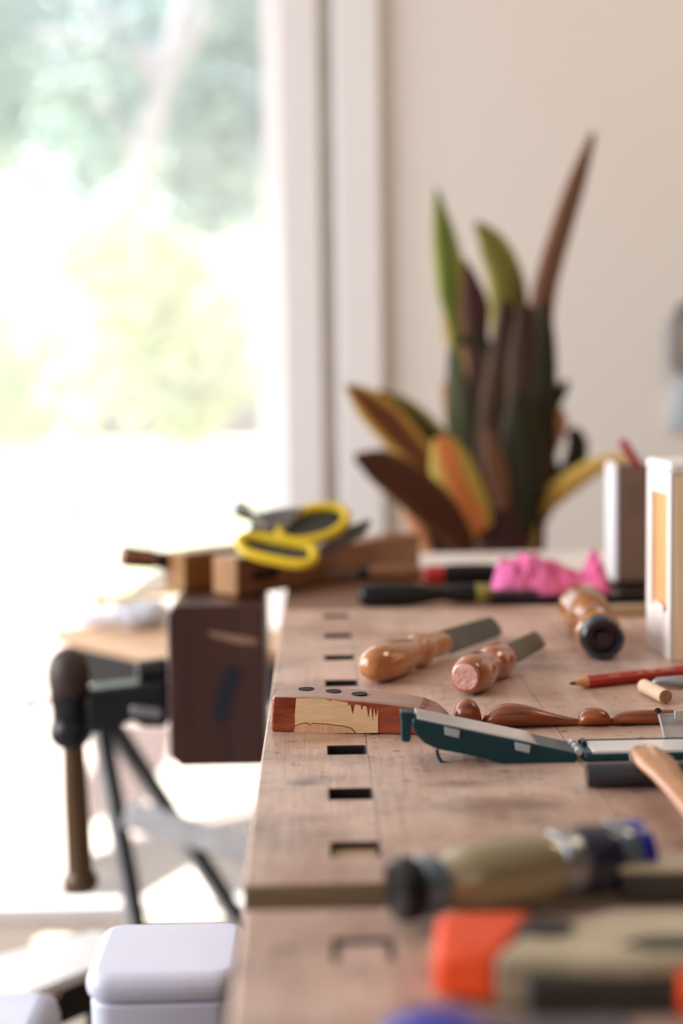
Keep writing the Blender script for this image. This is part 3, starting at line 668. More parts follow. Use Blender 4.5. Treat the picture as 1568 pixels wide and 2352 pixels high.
bm = NB(); box(bm, (PX+0.010, PY1-0.010, BZ), (PXR, PY1, PZ1-0.012)); finish('back_panel', bm, M['pine'], parent=pc)
bm = NB(); box(bm, (PX-0.0012, PY0+0.020, BZ+0.028), (PX+0.0002, PY0+0.052, BZ+0.046)); finish('paint_patch', bm, M['whitep'], parent=pc, bevel=0.0005)

bm = NB(); a = at(1392, 1418, z=BZ); box(bm, (a.x, a.y, BZ), (a.x+0.075, a.y+0.016, BZ+0.010)); tag(finish('wooden_strip', bm, M['strip'], bevel=0.001), 'short tan wooden strip behind the amber handled mallet', 'wood strip')

# ------------------------------------------------------------ mallet with black butt and amber head
a = at(1384, 1477, Y=1.215); a.z = BZ+0.0195; b = at(1332, 1412, Y=1.375); b.z = BZ+0.0240
turned('turned_mallet', 'turned amber varnished mallet pointing its black disc end at the viewer', 'mallet', a, b, [
    ('butt_cap', M['blackgloss'], [(0.0, 0.0), (0.0, 0.006), (0.03, 0.0075), (0.03, 0.0105), (-0.025, 0.0125), (-0.025, 0.0165), (0.0, 0.0192), (0.09, 0.0195), (0.11, 0.0185)]),
    ('collar', M['maple'], [(0.10, 0.018), (0.12, 0.0205), (0.22, 0.0205), (0.26, 0.017)]),
    ('neck', M['amber'], smooth_prof([(0.25, 0.017), (0.36, 0.010), (0.46, 0.010), (0.60, 0.0160)])),
    ('head', M['amber'], smooth_prof([(0.59, 0.0155), (0.66, 0.0205), (0.78, 0.0238), (0.90, 0.0232), (1.0, 0.017), (1.03, 0.0)]))], n=40)

# ------------------------------------------------------------ two turned-handle tools with flat blades
def rasp(name, label, cat, a, b, wood_m, handle, blade, butt=None, bw=0.022, group=None, tilt=-52):
    t = thing(name, label, cat, ((a.x+b.x)/2, (a.y+b.y)/2, BZ), group)
    bm = NB(); lathe(bm, a, b, handle, 36); finish('handle', bm, wood_m, parent=t)
    if butt:
        bm = NB(); d = (b-a).normalized(); lathe(bm, a-d*0.0006+d*(b-a).length*butt[0], a+d*0.002+d*(b-a).length*butt[0], [(0, butt[1]*.9), (0.5, butt[1]), (1, butt[1])], 30); finish('butt_end', bm, M['buttgrain'], parent=t)['label'] = 'worn rough butt end'
    t0, t1 = blade; d = b-a; dn = d.normalized(); s, u = frame_of(dn)
    sd = (s*math.cos(math.radians(tilt))+u*math.sin(math.radians(tilt))); nn = sd.cross(dn).normalized()
    bm = NB(); out = []; K = 10
    p = a+d*t0; q = a+d*t1; th = 0.0045
    left = [p+sd*bw*0.42, p+(q-p)*0.08+sd*bw*0.5, q-dn*bw*0.35+sd*bw*0.47]; rightp = [q-dn*bw*0.35-sd*bw*0.47, p+(q-p)*0.08-sd*bw*0.5, p-sd*bw*0.42]
    arc = [q-dn*bw*0.35+sd*bw*0.47*math.cos(PI*k/K)+dn*bw*0.35*math.sin(PI*k/K) for k in range(1, K)]
    prism(bm, [x-nn*th/2 for x in left+arc+rightp], nn*th); finish('blade', bm, M['darksteel'], parent=t, bevel=0.0008)
    return t
a = at(843, 1562, Y=1.125); a.z = BZ+0.0160; b = at(1142, 1467, Y=1.34); b.z = BZ+0.0105
rasp('wood_rasp', 'larger rasp with a golden ball handle lying behind the stained block', 'rasp', a, b, M['maple'],
     smooth_prof([(0.0, 0.0), (0.008, 0.008), (0.05, 0.0140), (0.12, 0.0162), (0.20, 0.0152), (0.28, 0.0128), (0.315, 0.0128), (0.335, 0.0142), (0.38, 0.0136), (0.41, 0.0110), (0.46, 0.0108), (0.52, 0.0105), (0.54, 0.0085), (0.545, 0.0)]), (0.53, 1.0), bw=0.0225, group='ball-handled rasps')
a = at(1069, 1582, Y=1.080); a.z = BZ+0.0158; b = at(1240, 1506, Y=1.275); b.z = BZ+0.0090
rasp('wood_rasp', 'smaller reddish handled rasp whose worn round butt faces the viewer', 'rasp', a, b, M['cherry'],
     smooth_prof([(0.0, 0.0), (0.002, 0.0108), (0.03, 0.0140), (0.09, 0.0160), (0.17, 0.0150), (0.24, 0.0115), (0.275, 0.0112), (0.31, 0.0140), (0.36, 0.0150), (0.42, 0.0140), (0.46, 0.0100), (0.47, 0.0)]), (0.45, 1.0), butt=(0.0, 0.0108), bw=0.0185, group='ball-handled rasps')

# ------------------------------------------------------------ stained block with three screw holes
BYL = at(622, 1681, z=BZ).y; BYR = at(1037, 1692, z=BZ).y
pl = at(622, 1681, z=BZ); pr = at(1037, 1691, z=BZ); ux = (pr-pl); Lb = ux.length; ux.normalize(); vy = Vector((-ux.y, ux.x, 0))
def blk(u, v_, z): return Vector((pl.x, pl.y, BZ))+ux*u+vy*v_+Vector((0, 0, z))
kb = thing('stained_block', 'mahogany stained wooden block with three round holes and bare scraped patch', 'wood block', tuple(blk(Lb/2, 0.017, 0)))
bm = NB()
prof = [(0, 0.0, 0), (0.0012, 0, 0.0245), (0.003, 0, 0.0258), (0.03, 0, 0.0255), (0.065, 0, 0.0235), (0.09, 0, 0.0212), (0.105, 0, 0.0195), (0.115, 0, 0.0165), (0.121, 0, 0.0120), (Lb, 0, 0.006), (Lb, 0, 0)]
vsA = [bm.verts.new(blk(u, 0, z)) for u, _, z in prof]; 
def top_in(u): return 0.034 if u < 0.10 else 0.034-0.010*(u-0.10)/0.027
vsB = [bm.verts.new(blk(u, top_in(u), z+ (0.0006 if z > 0.01 else 0))) for u, _, z in prof]
bm.faces.new(vsA[::-1]); bm.faces.new(vsB)
for i in range(len(prof)):
    j = (i+1) % len(prof); f = bm.faces.new((vsA[i], vsA[j], vsB[j], vsB[i]))
    if 1 <= i <= 5: f.material_index = 1
finish('body', bm, [M['blockwood'], M['blocktop']], parent=kb, bevel=0.0018)
def blkpt(px, py):   # point on the front face
    d = ray(px, py); nrm_ = vy; t = (Vector((pl.x, pl.y, BZ))-CAM).dot(nrm_)/d.dot(nrm_); return CAM+d*t
rag = [(680, 1604), (720, 1604), (745, 1606), (760, 1610), (765, 1608), (798, 1614), (801, 1622), (804, 1616), (807, 1628), (810, 1642), (813, 1626), (816, 1618), (828, 1620), (831, 1632), (834, 1621), (842, 1623), (846, 1650), (849, 1630), (852, 1624), (856, 1655), (859, 1626), (863, 1648), (868, 1628), (868, 1683), (820, 1684), (760, 1683), (678, 1681), (677, 1640)]
bm = NB(); prism(bm, [blkpt(x, y) for x, y in rag], -vy*0.0003); bp0 = finish('bare_patch', bm, M['bare'], parent=kb); bp0['label'] = 'bare pale wood patch'
rag = [(675, 1682), (677, 1668), (690, 1662), (705, 1660), (712, 1666), (716, 1661), (750, 1663), (790, 1668), (806, 1672), (816, 1683), (760, 1684)]
bm = NB(); prism(bm, [blkpt(x, y)-vy*0.0003 for x, y in rag], -vy*0.0003); finish('split_patch', bm, M['bare2'], parent=bp0)['label'] = 'pinkish split sliver'
bm = NB(); pts = [blkpt(x, y)-vy*0.0004 for x, y in rag[1:-1]]; tube(bm, pts, 0.0003, 6); finish('crack', bm, M['hole'], parent=bp0)
for px, py in ((703, 1582), (765, 1587), (825, 1593)):
    d = ray(px, py)
    zz = BZ+0.0262 if px < 720 else (BZ+0.0254 if px < 780 else BZ+0.0246)
    p = CAM+d*((zz-CAMZ)/d.z)
    bm = NB(); lathe(bm, p-Vector((0, 0, 0.002)), p+Vector((0, 0, 0.0002)), [(0, 0.0056), (1, 0.0056)], 24); h = finish('screw_hole', bm, M['hole'], parent=kb)
# ------------------------------------------------------------ carved spindle lying behind the case
sp_y = 0.985
sx = lambda px: at(px, 1680, Y=sp_y).x
cs = thing('carved_spindle', 'dark red carved spindle of beads and long swells behind the green case', 'spindle', (sx(1280), sp_y, BZ))
def swell(name, stations, wf=1.0):
    bm = NB(); rings = []; n = 26
    for px, h in stations:
        x = sx(px); r = h/2; 
        if h <= 0.0: rings.append([bm.verts.new((x, sp_y, BZ+0.002))]); continue
        rings.append([bm.verts.new((x, sp_y+r*wf*math.cos(2*PI*k/n), BZ+r+r*math.sin(2*PI*k/n))) for k in range(n)])
    for j in range(len(rings)-1):
        A, B = rings[j], rings[j+1]
        for i in range(n):
            if len(A) == 1: bm.faces.new((A[0], B[i], B[(i+1) % n]))
            elif len(B) == 1: bm.faces.new((A[i], A[(i+1) % n], B[0]))
            else: bm.faces.new((A[i], A[(i+1) % n], B[(i+1) % n], B[i]))
    if len(rings[0]) > 1: bm.faces.new(rings[0][::-1])
    if len(rings[-1]) > 1: bm.faces.new(rings[-1])
    return finish(name, bm, M['spindle'], parent=cs, sharp=60)
def arc_st(x0, x1, h, n=12, lo=0.0):
    return [(x0+(x1-x0)*(0.5-0.5*math.cos(PI*i/n)), max(lo, h*math.sin(PI*i/n)**0.62)) for i in range(n+1)]
swell('bead', arc_st(1040, 1106, 0.0205, lo=0.004))
swell('long_swell', smooth_prof([(1106, 0.004), (1114, 0.0085), (1130, 0.0128), (1155, 0.0158), (1185, 0.0160), (1220, 0.0140), (1260, 0.0100), (1300, 0.0064), (1330, 0.0045)], 4), 1.3)
swell('bead', arc_st(1326, 1402, 0.0122, lo=0.004), 1.4)
swell('long_swell', smooth_prof([(1402, 0.004), (1415, 0.0070), (1440, 0.0090), (1480, 0.0100), (1530, 0.0100), (1580, 0.0085), (1640, 0.006)], 4), 1.3)
bm = NB(); p = Vector((sx(1508), sp_y-0.002, BZ+0.0085)); lathe(bm, p+Vector((-.003, 0, .001)), p+Vector((0.003, 0, .0008)), smooth_prof([(0, 0.0), (0.3, 0.0022), (0.7, 0.0022), (1, 0)]), 12); finish('drilled_hole', bm, M['hole'], parent=cs)

# ------------------------------------------------------------ open teal case
TY = 0.887; TD = 0.031
tc_ = thing('small_parts_case', 'dark teal plastic case lying open with clear inner lids', 'case', (at(1340, 1775, Y=TY).x, TY+TD/2, BZ))
hull = [(948, 1650), (946, 1668), (955, 1688), (975, 1708), (1005, 1722), (1110, 1742), (1200, 1768), (1290, 1779), (1310, 1774), (1320, 1758), (1326, 1742), (1322, 1730)]
bm = NB(); prism(bm, front(hull, TY), (0, TD, 0)); lidh = finish('lid_half', bm, M['teal'], parent=tc_, bevel=0.0012)
x0 = at(1342, 1740, Y=TY).x; zt = at(1450, 1728, Y=TY).z
bm = NB(); box(bm, (x0, TY, BZ), (x0+0.125, TY+TD, zt)); baseh = finish('base_half', bm, M['teal'], parent=tc_, bevel=0.0018)
# clear inner lids
bm = NB(); A = at(958, 1652, Y=TY+0.001); B = at(1236, 1707, Y=TY+0.001); upv = Vector((-(B-A).z, 0, (B-A).x)).normalized()
prism(bm, [A-upv*0.001, B-upv*0.001, B+upv*0.0012+Vector((-.004, 0, 0)), A+upv*0.0012], (0, TD-0.003, 0)); finish('lid_window', bm, M['frost'], parent=lidh, bevel=0.0004)['label'] = 'frosted clear inner lid'
bm = NB(); box(bm, (x0+0.0055, TY+0.0005, zt-0.001), (x0+0.118, TY+TD-0.004, zt+0.0012)); finish('base_window', bm, M['frost'], parent=baseh, bevel=0.0004)['label'] = 'frosted clear inner lid'
bm = NB(); box(bm, (x0+0.0022, TY+TD-0.012, zt), (x0+0.0048, TY+TD-0.003, zt+0.003)); box(bm, (x0+0.0010, TY+TD-0.003, zt), (x0+0.12, TY+TD-0.001, zt+0.0015)); finish('divider', bm, M['teal'], parent=baseh, bevel=0.0004)
for px, py, w_ in ((1038, 1683, 18), (1200, 1718, 18), (1465, 1740, 21)):
    sl = 0.22 if px < 1300 else 0
    q = [(px-w_, py-9-sl*w_), (px+w_, py-9+sl*w_), (px+w_-2, py+9+sl*w_), (px-w_+2, py+9-sl*w_)]
    bm = NB(); prism(bm, front(q, TY-0.0012), (0, 0.002, 0)); finish('clip', bm, M['clip'], parent=lidh if px < 1300 else baseh, bevel=0.0004)['label'] = 'clear clip tab'
hp = at(1330, 1731, Y=TY)
for k in range(6):
    bm = NB(); y0 = TY+0.001+k*0.005; lathe(bm, (hp.x, y0, hp.z+0.0008), (hp.x, y0+0.0042, hp.z+0.0008), [(0, 0.0016 if k % 2 else 0.0023), (1, 0.0016 if k % 2 else 0.0023)], 14); finish('hinge_knuckle', bm, M['clip'], parent=tc_)
hook = [(919, 1636), (948, 1637), (958, 1650), (952, 1664), (944, 1664), (943, 1702), (936, 1706), (922, 1703), (922, 1662)]
bm = NB(); prism(bm, front(hook, TY+0.004), (0, 0.012, 0)); finish('latch', bm, M['teal'], parent=lidh, bevel=0.0008)
bm = NB(); tube(bm, front([(1003, 1722), (1006, 1738), (1014, 1751), (1040, 1756), (1110, 1758), (1190, 1764)], TY+0.006), 0.0011, 8); finish('wire_handle', bm, M['teal'], parent=lidh)
bm = NB(); tube(bm, [at(1165, 1765, Y=TY), at(1192, 1780, Y=TY-0.008), at(1212, 1793, Y=TY-0.014)], 0.0012, 8); finish('prop_pin', bm, M['teal'], parent=lidh)
# clear tray lid leaning behind the case
bm = NB(); prism(bm, [at(1513, 1643, Y=0.925), at(1600, 1636, Y=0.935), at(1600, 1712, Y=0.922), at(1530, 1712, Y=0.918)], (0, 0.0012, 0.0002))
fr = thing('clear_lid', 'small clear plastic lid standing upright in the teal case', 'lid', tuple(at(1560, 1712, Y=0.92)))
finish('pane', bm, M['clear'], parent=fr)
bm = NB(); tube(bm, [at(1513, 1643, Y=0.9245), at(1600, 1636, Y=0.9345), at(1600, 1710, Y=0.9215), at(1530, 1710, Y=0.9175)], 0.0009, 6, closed=True); finish('rim', bm, M['clip'], parent=fr)
bm = NB(); prism(bm, [at(1548, 1632, Y=0.926), at(1600, 1628, Y=0.931), at(1600, 1648, Y=0.930), at(1548, 1650, Y=0.926)], (0, -0.002, 0)); finish('tab', bm, M['frost'], parent=fr)

# ------------------------------------------------------------ pencil, dowel, gouge
a = at(1309, 1597, Y=1.10); a.z = BZ+0.0050; b = at(1568, 1566, Y=1.14); b.z = BZ+0.0050; b = a+(b-a)*1.75
pn = thing('carpenter_pencil', 'flat red carpenter pencil with faded gold stamping and sharpened tip', 'pencil', ((a.x+b.x)/2, (a.y+b.y)/2, BZ))
def seg(a, b, w1, w2, h1, h2, n=8):
    bm = NB(); s, u = frame_of(b-a); A = []; B = []
    for k in range(n):
        an = 2*PI*(k+.5)/n; cx, sn = math.cos(an), math.sin(an)
        sc_ = 1/max(abs(cx)**1.0*0.92+abs(sn)*0.38, 0.9)
        A.append(bm.verts.new(a+s*w1*cx*sc_+u*h1*sn*sc_)); B.append(bm.verts.new(b+s*w2*cx*sc_+u*h2*sn*sc_))
    for k in range(n): bm.faces.new((A[k], A[(k+1) % n], B[(k+1) % n], B[k]))
    bm.faces.new(A[::-1]); bm.faces.new(B); return bm
d = (b-a); L0 = d.length; dn = d.normalized()
t0 = a; t1 = a+dn*0.004; t2 = a+dn*0.015
finish('lead', seg(t0, t1, 0.0008, 0.0016, 0.0008, 0.0015), M['graphite'], parent=pn)
finish('sharpened_wood', seg(t1, t2, 0.0016, 0.0048, 0.0016, 0.0044), M['pencilwood'], parent=pn)
finish('barrel', seg(t2, b, 0.0052, 0.0052, 0.0045, 0.0045), M['red'], parent=pn)
s, u = frame_of(dn); fdir = -s if s.y > 0 else s
for t, w_ in ((0.034, 0.010), (0.062, 0.004), (0.072, 0.007), (0.084, 0.012)):
    bm = NB(); c = a+dn*t+fdir*0.0036+u*0.0034; e = c+dn*w_
    for k in range(int(w_/0.002)):
        q = c+dn*(k*0.002); bar(bm, q, q+dn*0.0013, 0.0016, 0.0004, side=(u*0.7-fdir*0.7))
    finish('gold_stamp', bm, M['gold'], parent=pn)
a = at(1477, 1596, Y=1.085); a.z = BZ+0.0056; b = at(1528, 1612, Y=1.045); b.z = BZ+0.0056
dw = thing('dowel_offcut', 'short pale round dowel offcut lying across the end of the red pencil', 'dowel', ((a.x+b.x)/2, (a.y+b.y)/2, BZ))
bm = NB(); lathe(bm, a, b, [(0, 0.0050), (0.03, 0.0055), (0.97, 0.0055), (1.0, 0.0053)], 24); finish('body', bm, M['dowel'], parent=dw)
bm = NB(); dn = (b-a).normalized(); lathe(bm, b, b+dn*0.0003, [(0, 0.0051), (1, 0.0050)], 24); finish('sawn_end', bm, M['dowelend'], parent=dw)
bm = NB(); a = at(1497, 1590, Y=1.100); a.z = BZ+0.0052; b = a+Vector((0.10, -0.004, 0.001)); lathe(bm, a, b, [(0, 0.001), (0.04, 0.0042), (0.3, 0.0058), (1, 0.0062)], 20, flat=0.85); tag(finish('gouge_blade', bm, M['steel']), 'shiny grey gouge blade behind the dowel offcut', 'gouge')

# ------------------------------------------------------------ steel tube and wooden handle in front of the case
TYc = 0.838
a = at(1346, 1808, Y=TYc-0.0065); a.z = BZ+0.0074; b = a+Vector((0.16, -0.002, 0))
bm = NB(); lathe(bm, a, b, [(0, 0.0064), (0.01, 0.0072), (1, 0.0072)], 30); tag(finish('steel_tube', bm, mat('gunmetal_tube', (0.055, 0.055, 0.062), 0.25, metal=0.6)), 'dark grey steel tube lying in front of the open teal case', 'tube')
a = Vector((at(1478, 1800, Y=0.842).x, 0.842, BZ+0.0195)); b = Vector((a.x+0.007, 0.60, BZ+0.0098))
bm = NB(); lathe(bm, a, b, smooth_prof([(0, 0.0), (0.002, 0.006), (0.01, 0.0088), (0.05, 0.0108), (0.12, 0.0118), (0.22, 0.0095), (0.4, 0.0088), (0.8, 0.0105), (0.98, 0.009), (1, 0)]), 28, flat=0.42)
tag(finish('wooden_stick', bm, M['maple']), 'glossy tan rounded stick propped on the dark steel tube', 'stick')

# ------------------------------------------------------------ blurred foreground tools
a = at(907, 2046, z=BZ+0.0166); b = at(1474, 1956, z=BZ+0.0166)
turned('hand_tool', 'stout glossy tool with black end, olive grip and blue tail', 'tool', a, b, [
    ('end_cap', M['black'], [(0, 0.0), (0.0, 0.0125), (0.02, 0.0146), (0.075, 0.0140), (0.09, 0.0120)]),
    ('end_ring', M['palegloss'], [(0.085, 0.0120), (0.10, 0.0138), (0.165, 0.0130), (0.18, 0.0105)]),
    ('grip', M['olivegloss'], smooth_prof([(0.175, 0.0100), (0.22, 0.0135), (0.30, 0.0158), (0.45, 0.0164), (0.58, 0.0155), (0.63, 0.0142)])),
    ('band', M['steel'], [(0.62, 0.0140), (0.63, 0.0156), (0.70, 0.0158), (0.71, 0.0150)]),
    ('navy_section', M['navy'], smooth_prof([(0.70, 0.0152), (0.75, 0.0164), (0.84, 0.0162), (0.86, 0.0150)])),
    ('pale_band', M['palegloss'], [(0.855, 0.0150), (0.865, 0.0164), (0.925, 0.0164), (0.935, 0.0155)]),
    ('blue_tail', M['blue'], [(0.93, 0.0150), (0.94, 0.0165), (0.99, 0.0158), (1.0, 0.0140), (1.0, 0.0)])], n=36)
# orange capped clamp
G = thing('bar_clamp', 'heavy tan clamp body with bright orange end pad in the blurred foreground', 'clamp', (0.14, 0.58, BZ))
def topz(px, py, z): return at(px, py, z=z)
TZ = BZ+0.0215
q = [at(x, y, z=TZ) for x, y in ((990, 2150), (1000, 2096), (1225, 2090), (1228, 2110), (1150, 2190), (1060, 2185))]
P0 = at(986, 2170, z=TZ); P1 = at(1003, 2092, z=TZ); P2 = at(1232, 2088, z=TZ); P3 = at(1145, 2196, z=TZ)
bm = NB(); poly(bm, [(P1.x, P1.y), (P2.x, P2.y), (P3.x, P3.y), (P0.x+0.001, P0.y-0.002)][::-1], BZ+0.0005, TZ); finish('orange_pad', bm, M['orange'], parent=G, bevel=0.0045)['label'] = 'bright orange rubber pad'
axis = Vector((1, -0.02, 0)); e0 = Vector((P3.x, P3.y+0.001, 0)); e1 = Vector((P2.x, P2.y-0.001, 0))
Lc = 0.24; tzb = TZ-0.0005
bm = NB(); c0 = e0+Vector((-0.002, 0, 0)); c1 = e0+axis*Lc; c2 = e1+axis*Lc; c3 = e1
outl = [c0]+[c0.lerp(c1, t)+Vector((0, -0.006*math.sin(PI*min(1, t*2.2))**2, 0)) for t in [i/14 for i in range(1, 14)]]+[c1, c2, c3+axis*0.03, c3+axis*0.012+Vector((0, -0.010, 0)), c3+Vector((0.0005, -0.006, 0))]
fs = poly(bm, [(p.x, p.y) for p in outl], BZ+0.0005, tzb)
gb = finish('body', bm, [M['tan']], parent=G, bevel=0.003)
bm = NB(); poly(bm, [(p.x, p.y) for p in [c0+Vector((0.012, -0.0085, 0)), c0+Vector((0.10, -0.0085, 0)), c0+Vector((0.10, 0.0, 0)), c0+Vector((0.012, 0.0, 0))]], BZ+0.001, BZ+0.0145); finish('side_recess', bm, M['tandark'], parent=gb, bevel=0.002)
cc = at(1252, 2130, z=TZ); bm = NB(); lathe(bm, cc-Vector((0, 0, 0.006)), cc+Vector((0.0, 0.0, 0.0008)), [(0, 0.012), (1, 0.0118)], 30, flat=0.8); finish('pivot_washer', bm, M['black'], parent=gb, bevel=0.0006)
cc = at(1530, 2165, z=TZ); bm = NB(); poly(bm, [(cc.x-0.018, cc.y), (cc.x-0.008, cc.y-0.006), (cc.x+0.03, cc.y-0.007), (cc.x+0.03, cc.y+0.007), (cc.x-0.008, cc.y+0.006)], TZ-0.004, TZ+0.0006); finish('slot_cover', bm, M['black'], parent=gb, bevel=0.0005)
cc = at(1556, 2270, z=BZ+0.01); bm = NB(); box(bm, (cc.x, cc.y-0.006, BZ+0.0008), (cc.x+0.04, cc.y+0.010, BZ+0.0165)); finish('trigger', bm, M['orange'], parent=G, bevel=0.003)['label'] = 'orange trigger'
# blue lid at bottom edge
c = at(1000, 2312, z=BZ+0.020); cy = c.y-0.0165
bm = NB(); lathe(bm, (c.x-0.001, cy, BZ), (c.x-0.001, cy, BZ+0.020), smooth_prof([(0, 0.0205), (0.6, 0.0212), (0.9, 0.0195), (1, 0.0165)], 4)+[(1, 0.0)], 36); tag(finish('bottle_cap', bm, M['blue']), 'cobalt blue round cap at the very bottom of the picture', 'cap')
c = at(1120, 2318, z=BZ+0.016); bm = NB(); box(bm, (c.x-0.005, c.y-0.030, BZ), (c.x+0.05, c.y-0.002, BZ+0.015)); tag(finish('small_box', bm, M['navy'], bevel=0.003), 'dark navy block beside the cobalt blue cap', 'block')
# tan wedge shaped tool at the right
a = at(1372, 2062, z=BZ); 
wt = thing('wedge_clamp', 'tan topped dark wedge tool behind the orange clamp at right edge', 'tool', tuple(at(1500, 2080, z=BZ)))
W0 = at(1432, 2078, z=BZ); y0 = W0.y; 
bm = NB(); poly(bm, [(W0.x, y0), (W0.x+0.17, y0-0.01), (W0.x+0.17, y0+0.030), (W0.x-0.004, y0+0.020)], BZ+0.0008, BZ+0.0135); finish('body', bm, M['tandark'], parent=wt, bevel=0.002)
bm = NB(); poly(bm, [(W0.x-0.002, y0+0.001), (W0.x+0.17, y0-0.009), (W0.x+0.17, y0+0.029), (W0.x-0.004, y0+0.019)], BZ+0.0136, BZ+0.0175); finish('top_plate', bm, M['tan'], parent=wt, bevel=0.0015)

# ------------------------------------------------------------ far left: board on a folding stand
Z1 = 0.745
A = Vector((at(122, 1447, z=Z1).x, at(122, 1447, z=Z1).y, 0)); B = at(384, 1505, z=Z1); B = Vector((B.x, B.y, 0)); du2 = (B-A).normalized(); B2 = A+du2*0.42
dv2 = Vector((-du2.y, du2.x, 0)); 
fs_ = thing('folding_stand', 'folding work stand with plywood top, black body and grey crossbar', 'stand', ((A.x+B2.x)/2, (A.y+B2.y)/2+0.1, 0))
def plan(p0, u, lu, v_, lv): return [(q.x, q.y) for q in (p0, p0+u*lu, p0+u*lu+v_*lv, p0+v_*lv)]
bm = NB(); poly(bm, plan(A, du2, 0.42, dv2, 0.26), Z1-0.020, Z1); finish('plywood_top', bm, M['ply'], parent=fs_, bevel=0.002)
bm = NB(); poly(bm, plan(A+du2*0.015+dv2*0.012, du2, 0.39, dv2, 0.23), Z1-0.085, Z1-0.021); finish('body', bm, M['blacksteel'], parent=fs_, bevel=0.006)
LY = 2.20
def legpair(p, q):
    a = at(*p, Y=LY); b = at(*q, Y=LY); d = b-a; t = (0.0-a.z)/d.z; e = a+d*t; s_ = a-d*((Z1-0.09-a.z)/-d.z) if False else a+d*((Z1-0.088-a.z)/d.z)
    e.z = 0.0; return s_, e
for k, (p, q) in enumerate((((240, 1680), (318, 2110)), ((262, 1680), (520, 2085)))):
    s_, e = legpair(p, q)
    dd = Vector((0, 0.03*k, 0))
    bm = NB(); bar(bm, s_+dd, e+dd+Vector((0, 0, 0.006)), 0.020, 0.020, side=Vector((1, 0, 0))); lg = finish('leg', bm, M['blacksteel'], parent=fs_)
    bm = NB(); o2 = Vector((-0.015, -0.003, 0)); bar(bm, s_+dd+o2, e+dd+o2+Vector((0, 0, 0.006)), 0.010, 0.016, side=Vector((1, 0, 0))); finish('leg_strip', bm, M['greyrail'], parent=lg)['label'] = 'pale grey edge strip'
bm = NB(); a = at(288, 1868, Y=LY-0.03); b = at(620, 1965, Y=LY-0.03); bar(bm, a, b, 0.042, 0.016, side=Vector((0, 0, 1))); finish('crossbar', bm, M['greyrail'], parent=fs_, bevel=0.003)['label'] = 'pale grey crossbar'
def blob(name, label, cat, px0, px1, py0, py1, Y, dep, m, seed, z0, amp=.35):
    bm = NB(); bmesh.ops.create_icosphere(bm, subdivisions=4, radius=1)
    c = (at(px0, py1, Y=Y)+at(px1, py0, Y=Y))/2; hx = (at(px1, py1, Y=Y).x-at(px0, py1, Y=Y).x)/2; hz = (at(px0, py0, Y=Y).z-z0)/2; c.z = z0+hz
    for v_ in bm.verts:
        p = v_.co.copy(); f = 1+amp*noise.noise(p*2.3+Vector((seed, 0, 0)))-0.35*abs(noise.noise(p*4.5+Vector((0, seed, 0))))
        v_.co = c+Vector((p.x*hx*f, p.y*dep/2*f, p.z*hz*f))
        v_.co.z = max(v_.co.z, z0+0.0005)
    return tag(finish(name, bm, m, sharp=70), label, cat)
blob('plastic_bag', 'crumpled whitish plastic bag on the plywood stand', 'bag', 245, 392, 1378, 1452, 2.34, 0.10, M['bag'], 3, Z1+0.001)
blob('plastic_bag', 'small flat clear bag at the left corner of the plywood stand', 'bag', 175, 268, 1405, 1446, 2.40, 0.10, M['bag'], 8, Z1+0.001)
y_ = thing('folding_rule', 'yellow edged rule lying on top of the plastic bag', 'ruler', tuple(at(300, 1375, Y=2.36)))
bm = NB(); bar(bm, at(222, 1376, Y=2.33), at(420, 1358, Y=2.42), 0.006, 0.03, side=Vector((0, 0, 1))); finish('blade', bm, M['yellow'], parent=y_)
bm = NB(); a = at(228, 1381, Y=2.32); box(bm, (a.x-0.009, 2.32, a.z-0.009), (a.x+0.007, 2.345, a.z+0.008)); finish('end_hook', bm, M['olive'], parent=y_, bevel=0.001)
bm = NB(); prism(bm, front([(285, 1366), (330, 1328), (392, 1295), (420, 1300), (420, 1362)], 2.42), (0, 0.003, 0)); tag(finish('pale_sheet', bm, M['cardwhite_and_light']), 'pale folded sheet standing on the rule behind the clamp handle', 'paper')

# ------------------------------------------------------------ low side table with tubs, lower left (legs below the frame)
sb = thing('low_table', 'low pale side table left of the bench carrying the milky tub', 'table', (-0.30, 1.1, 0))
bm = NB(); box(bm, (-0.62, 0.72, 0.42), (-0.06, 1.32, 0.45)); finish('top', bm, M['whitebd'], parent=sb, bevel=0.003)
for sx_ in (-0.59, -0.09):
    for sy_ in (0.75, 1.29):
        bm = NB(); box(bm, (sx_-0.02, sy_-0.02, 0), (sx_+0.02, sy_+0.02, 0.419)); finish('leg', bm, M['whitebd'], parent=sb)
tz = 0.80
tb = thing('storage_tub', 'milky lavender plastic tub with rounded lid beside the bench edge', 'tub', (-0.105, 0.87, 0.45))
tq = [at(192, 2150, z=tz), at(245, 2118, z=tz), at(500, 2128, z=tz), at(525, 2150, z=tz)]
X0 = at(190, 2240, z=tz).x; X1 = -0.050; Y0 = at(300, 2245, z=tz).y; Y1 = at(300, 2116, z=tz).y
def rrect(x0, y0, x1, y1, r, n=6):
    out = []
    for cx, cy, a0 in ((x1-r, y1-r, 0), (x0+r, y1-r, PI/2), (x0+r, y0+r, PI), (x1-r, y0+r, 1.5*PI)):
        for k in range(n+1): an = a0+PI/2*k/n; out.append((cx+r*math.cos(an), cy+r*math.sin(an)))
    return out
bm = NB(); poly(bm, rrect(X0+0.0025, Y0+0.0025, X1-0.0025, Y1-0.0025, 0.014), 0.4505, tz-0.018); finish('body', bm, M['tub'], parent=tb, bevel=0.002)
bm = NB(); poly(bm, rrect(X0, Y0, X1, Y1, 0.016), tz-0.0175, tz); finish('lid', bm, M['tub'], parent=tb, bevel=0.007)
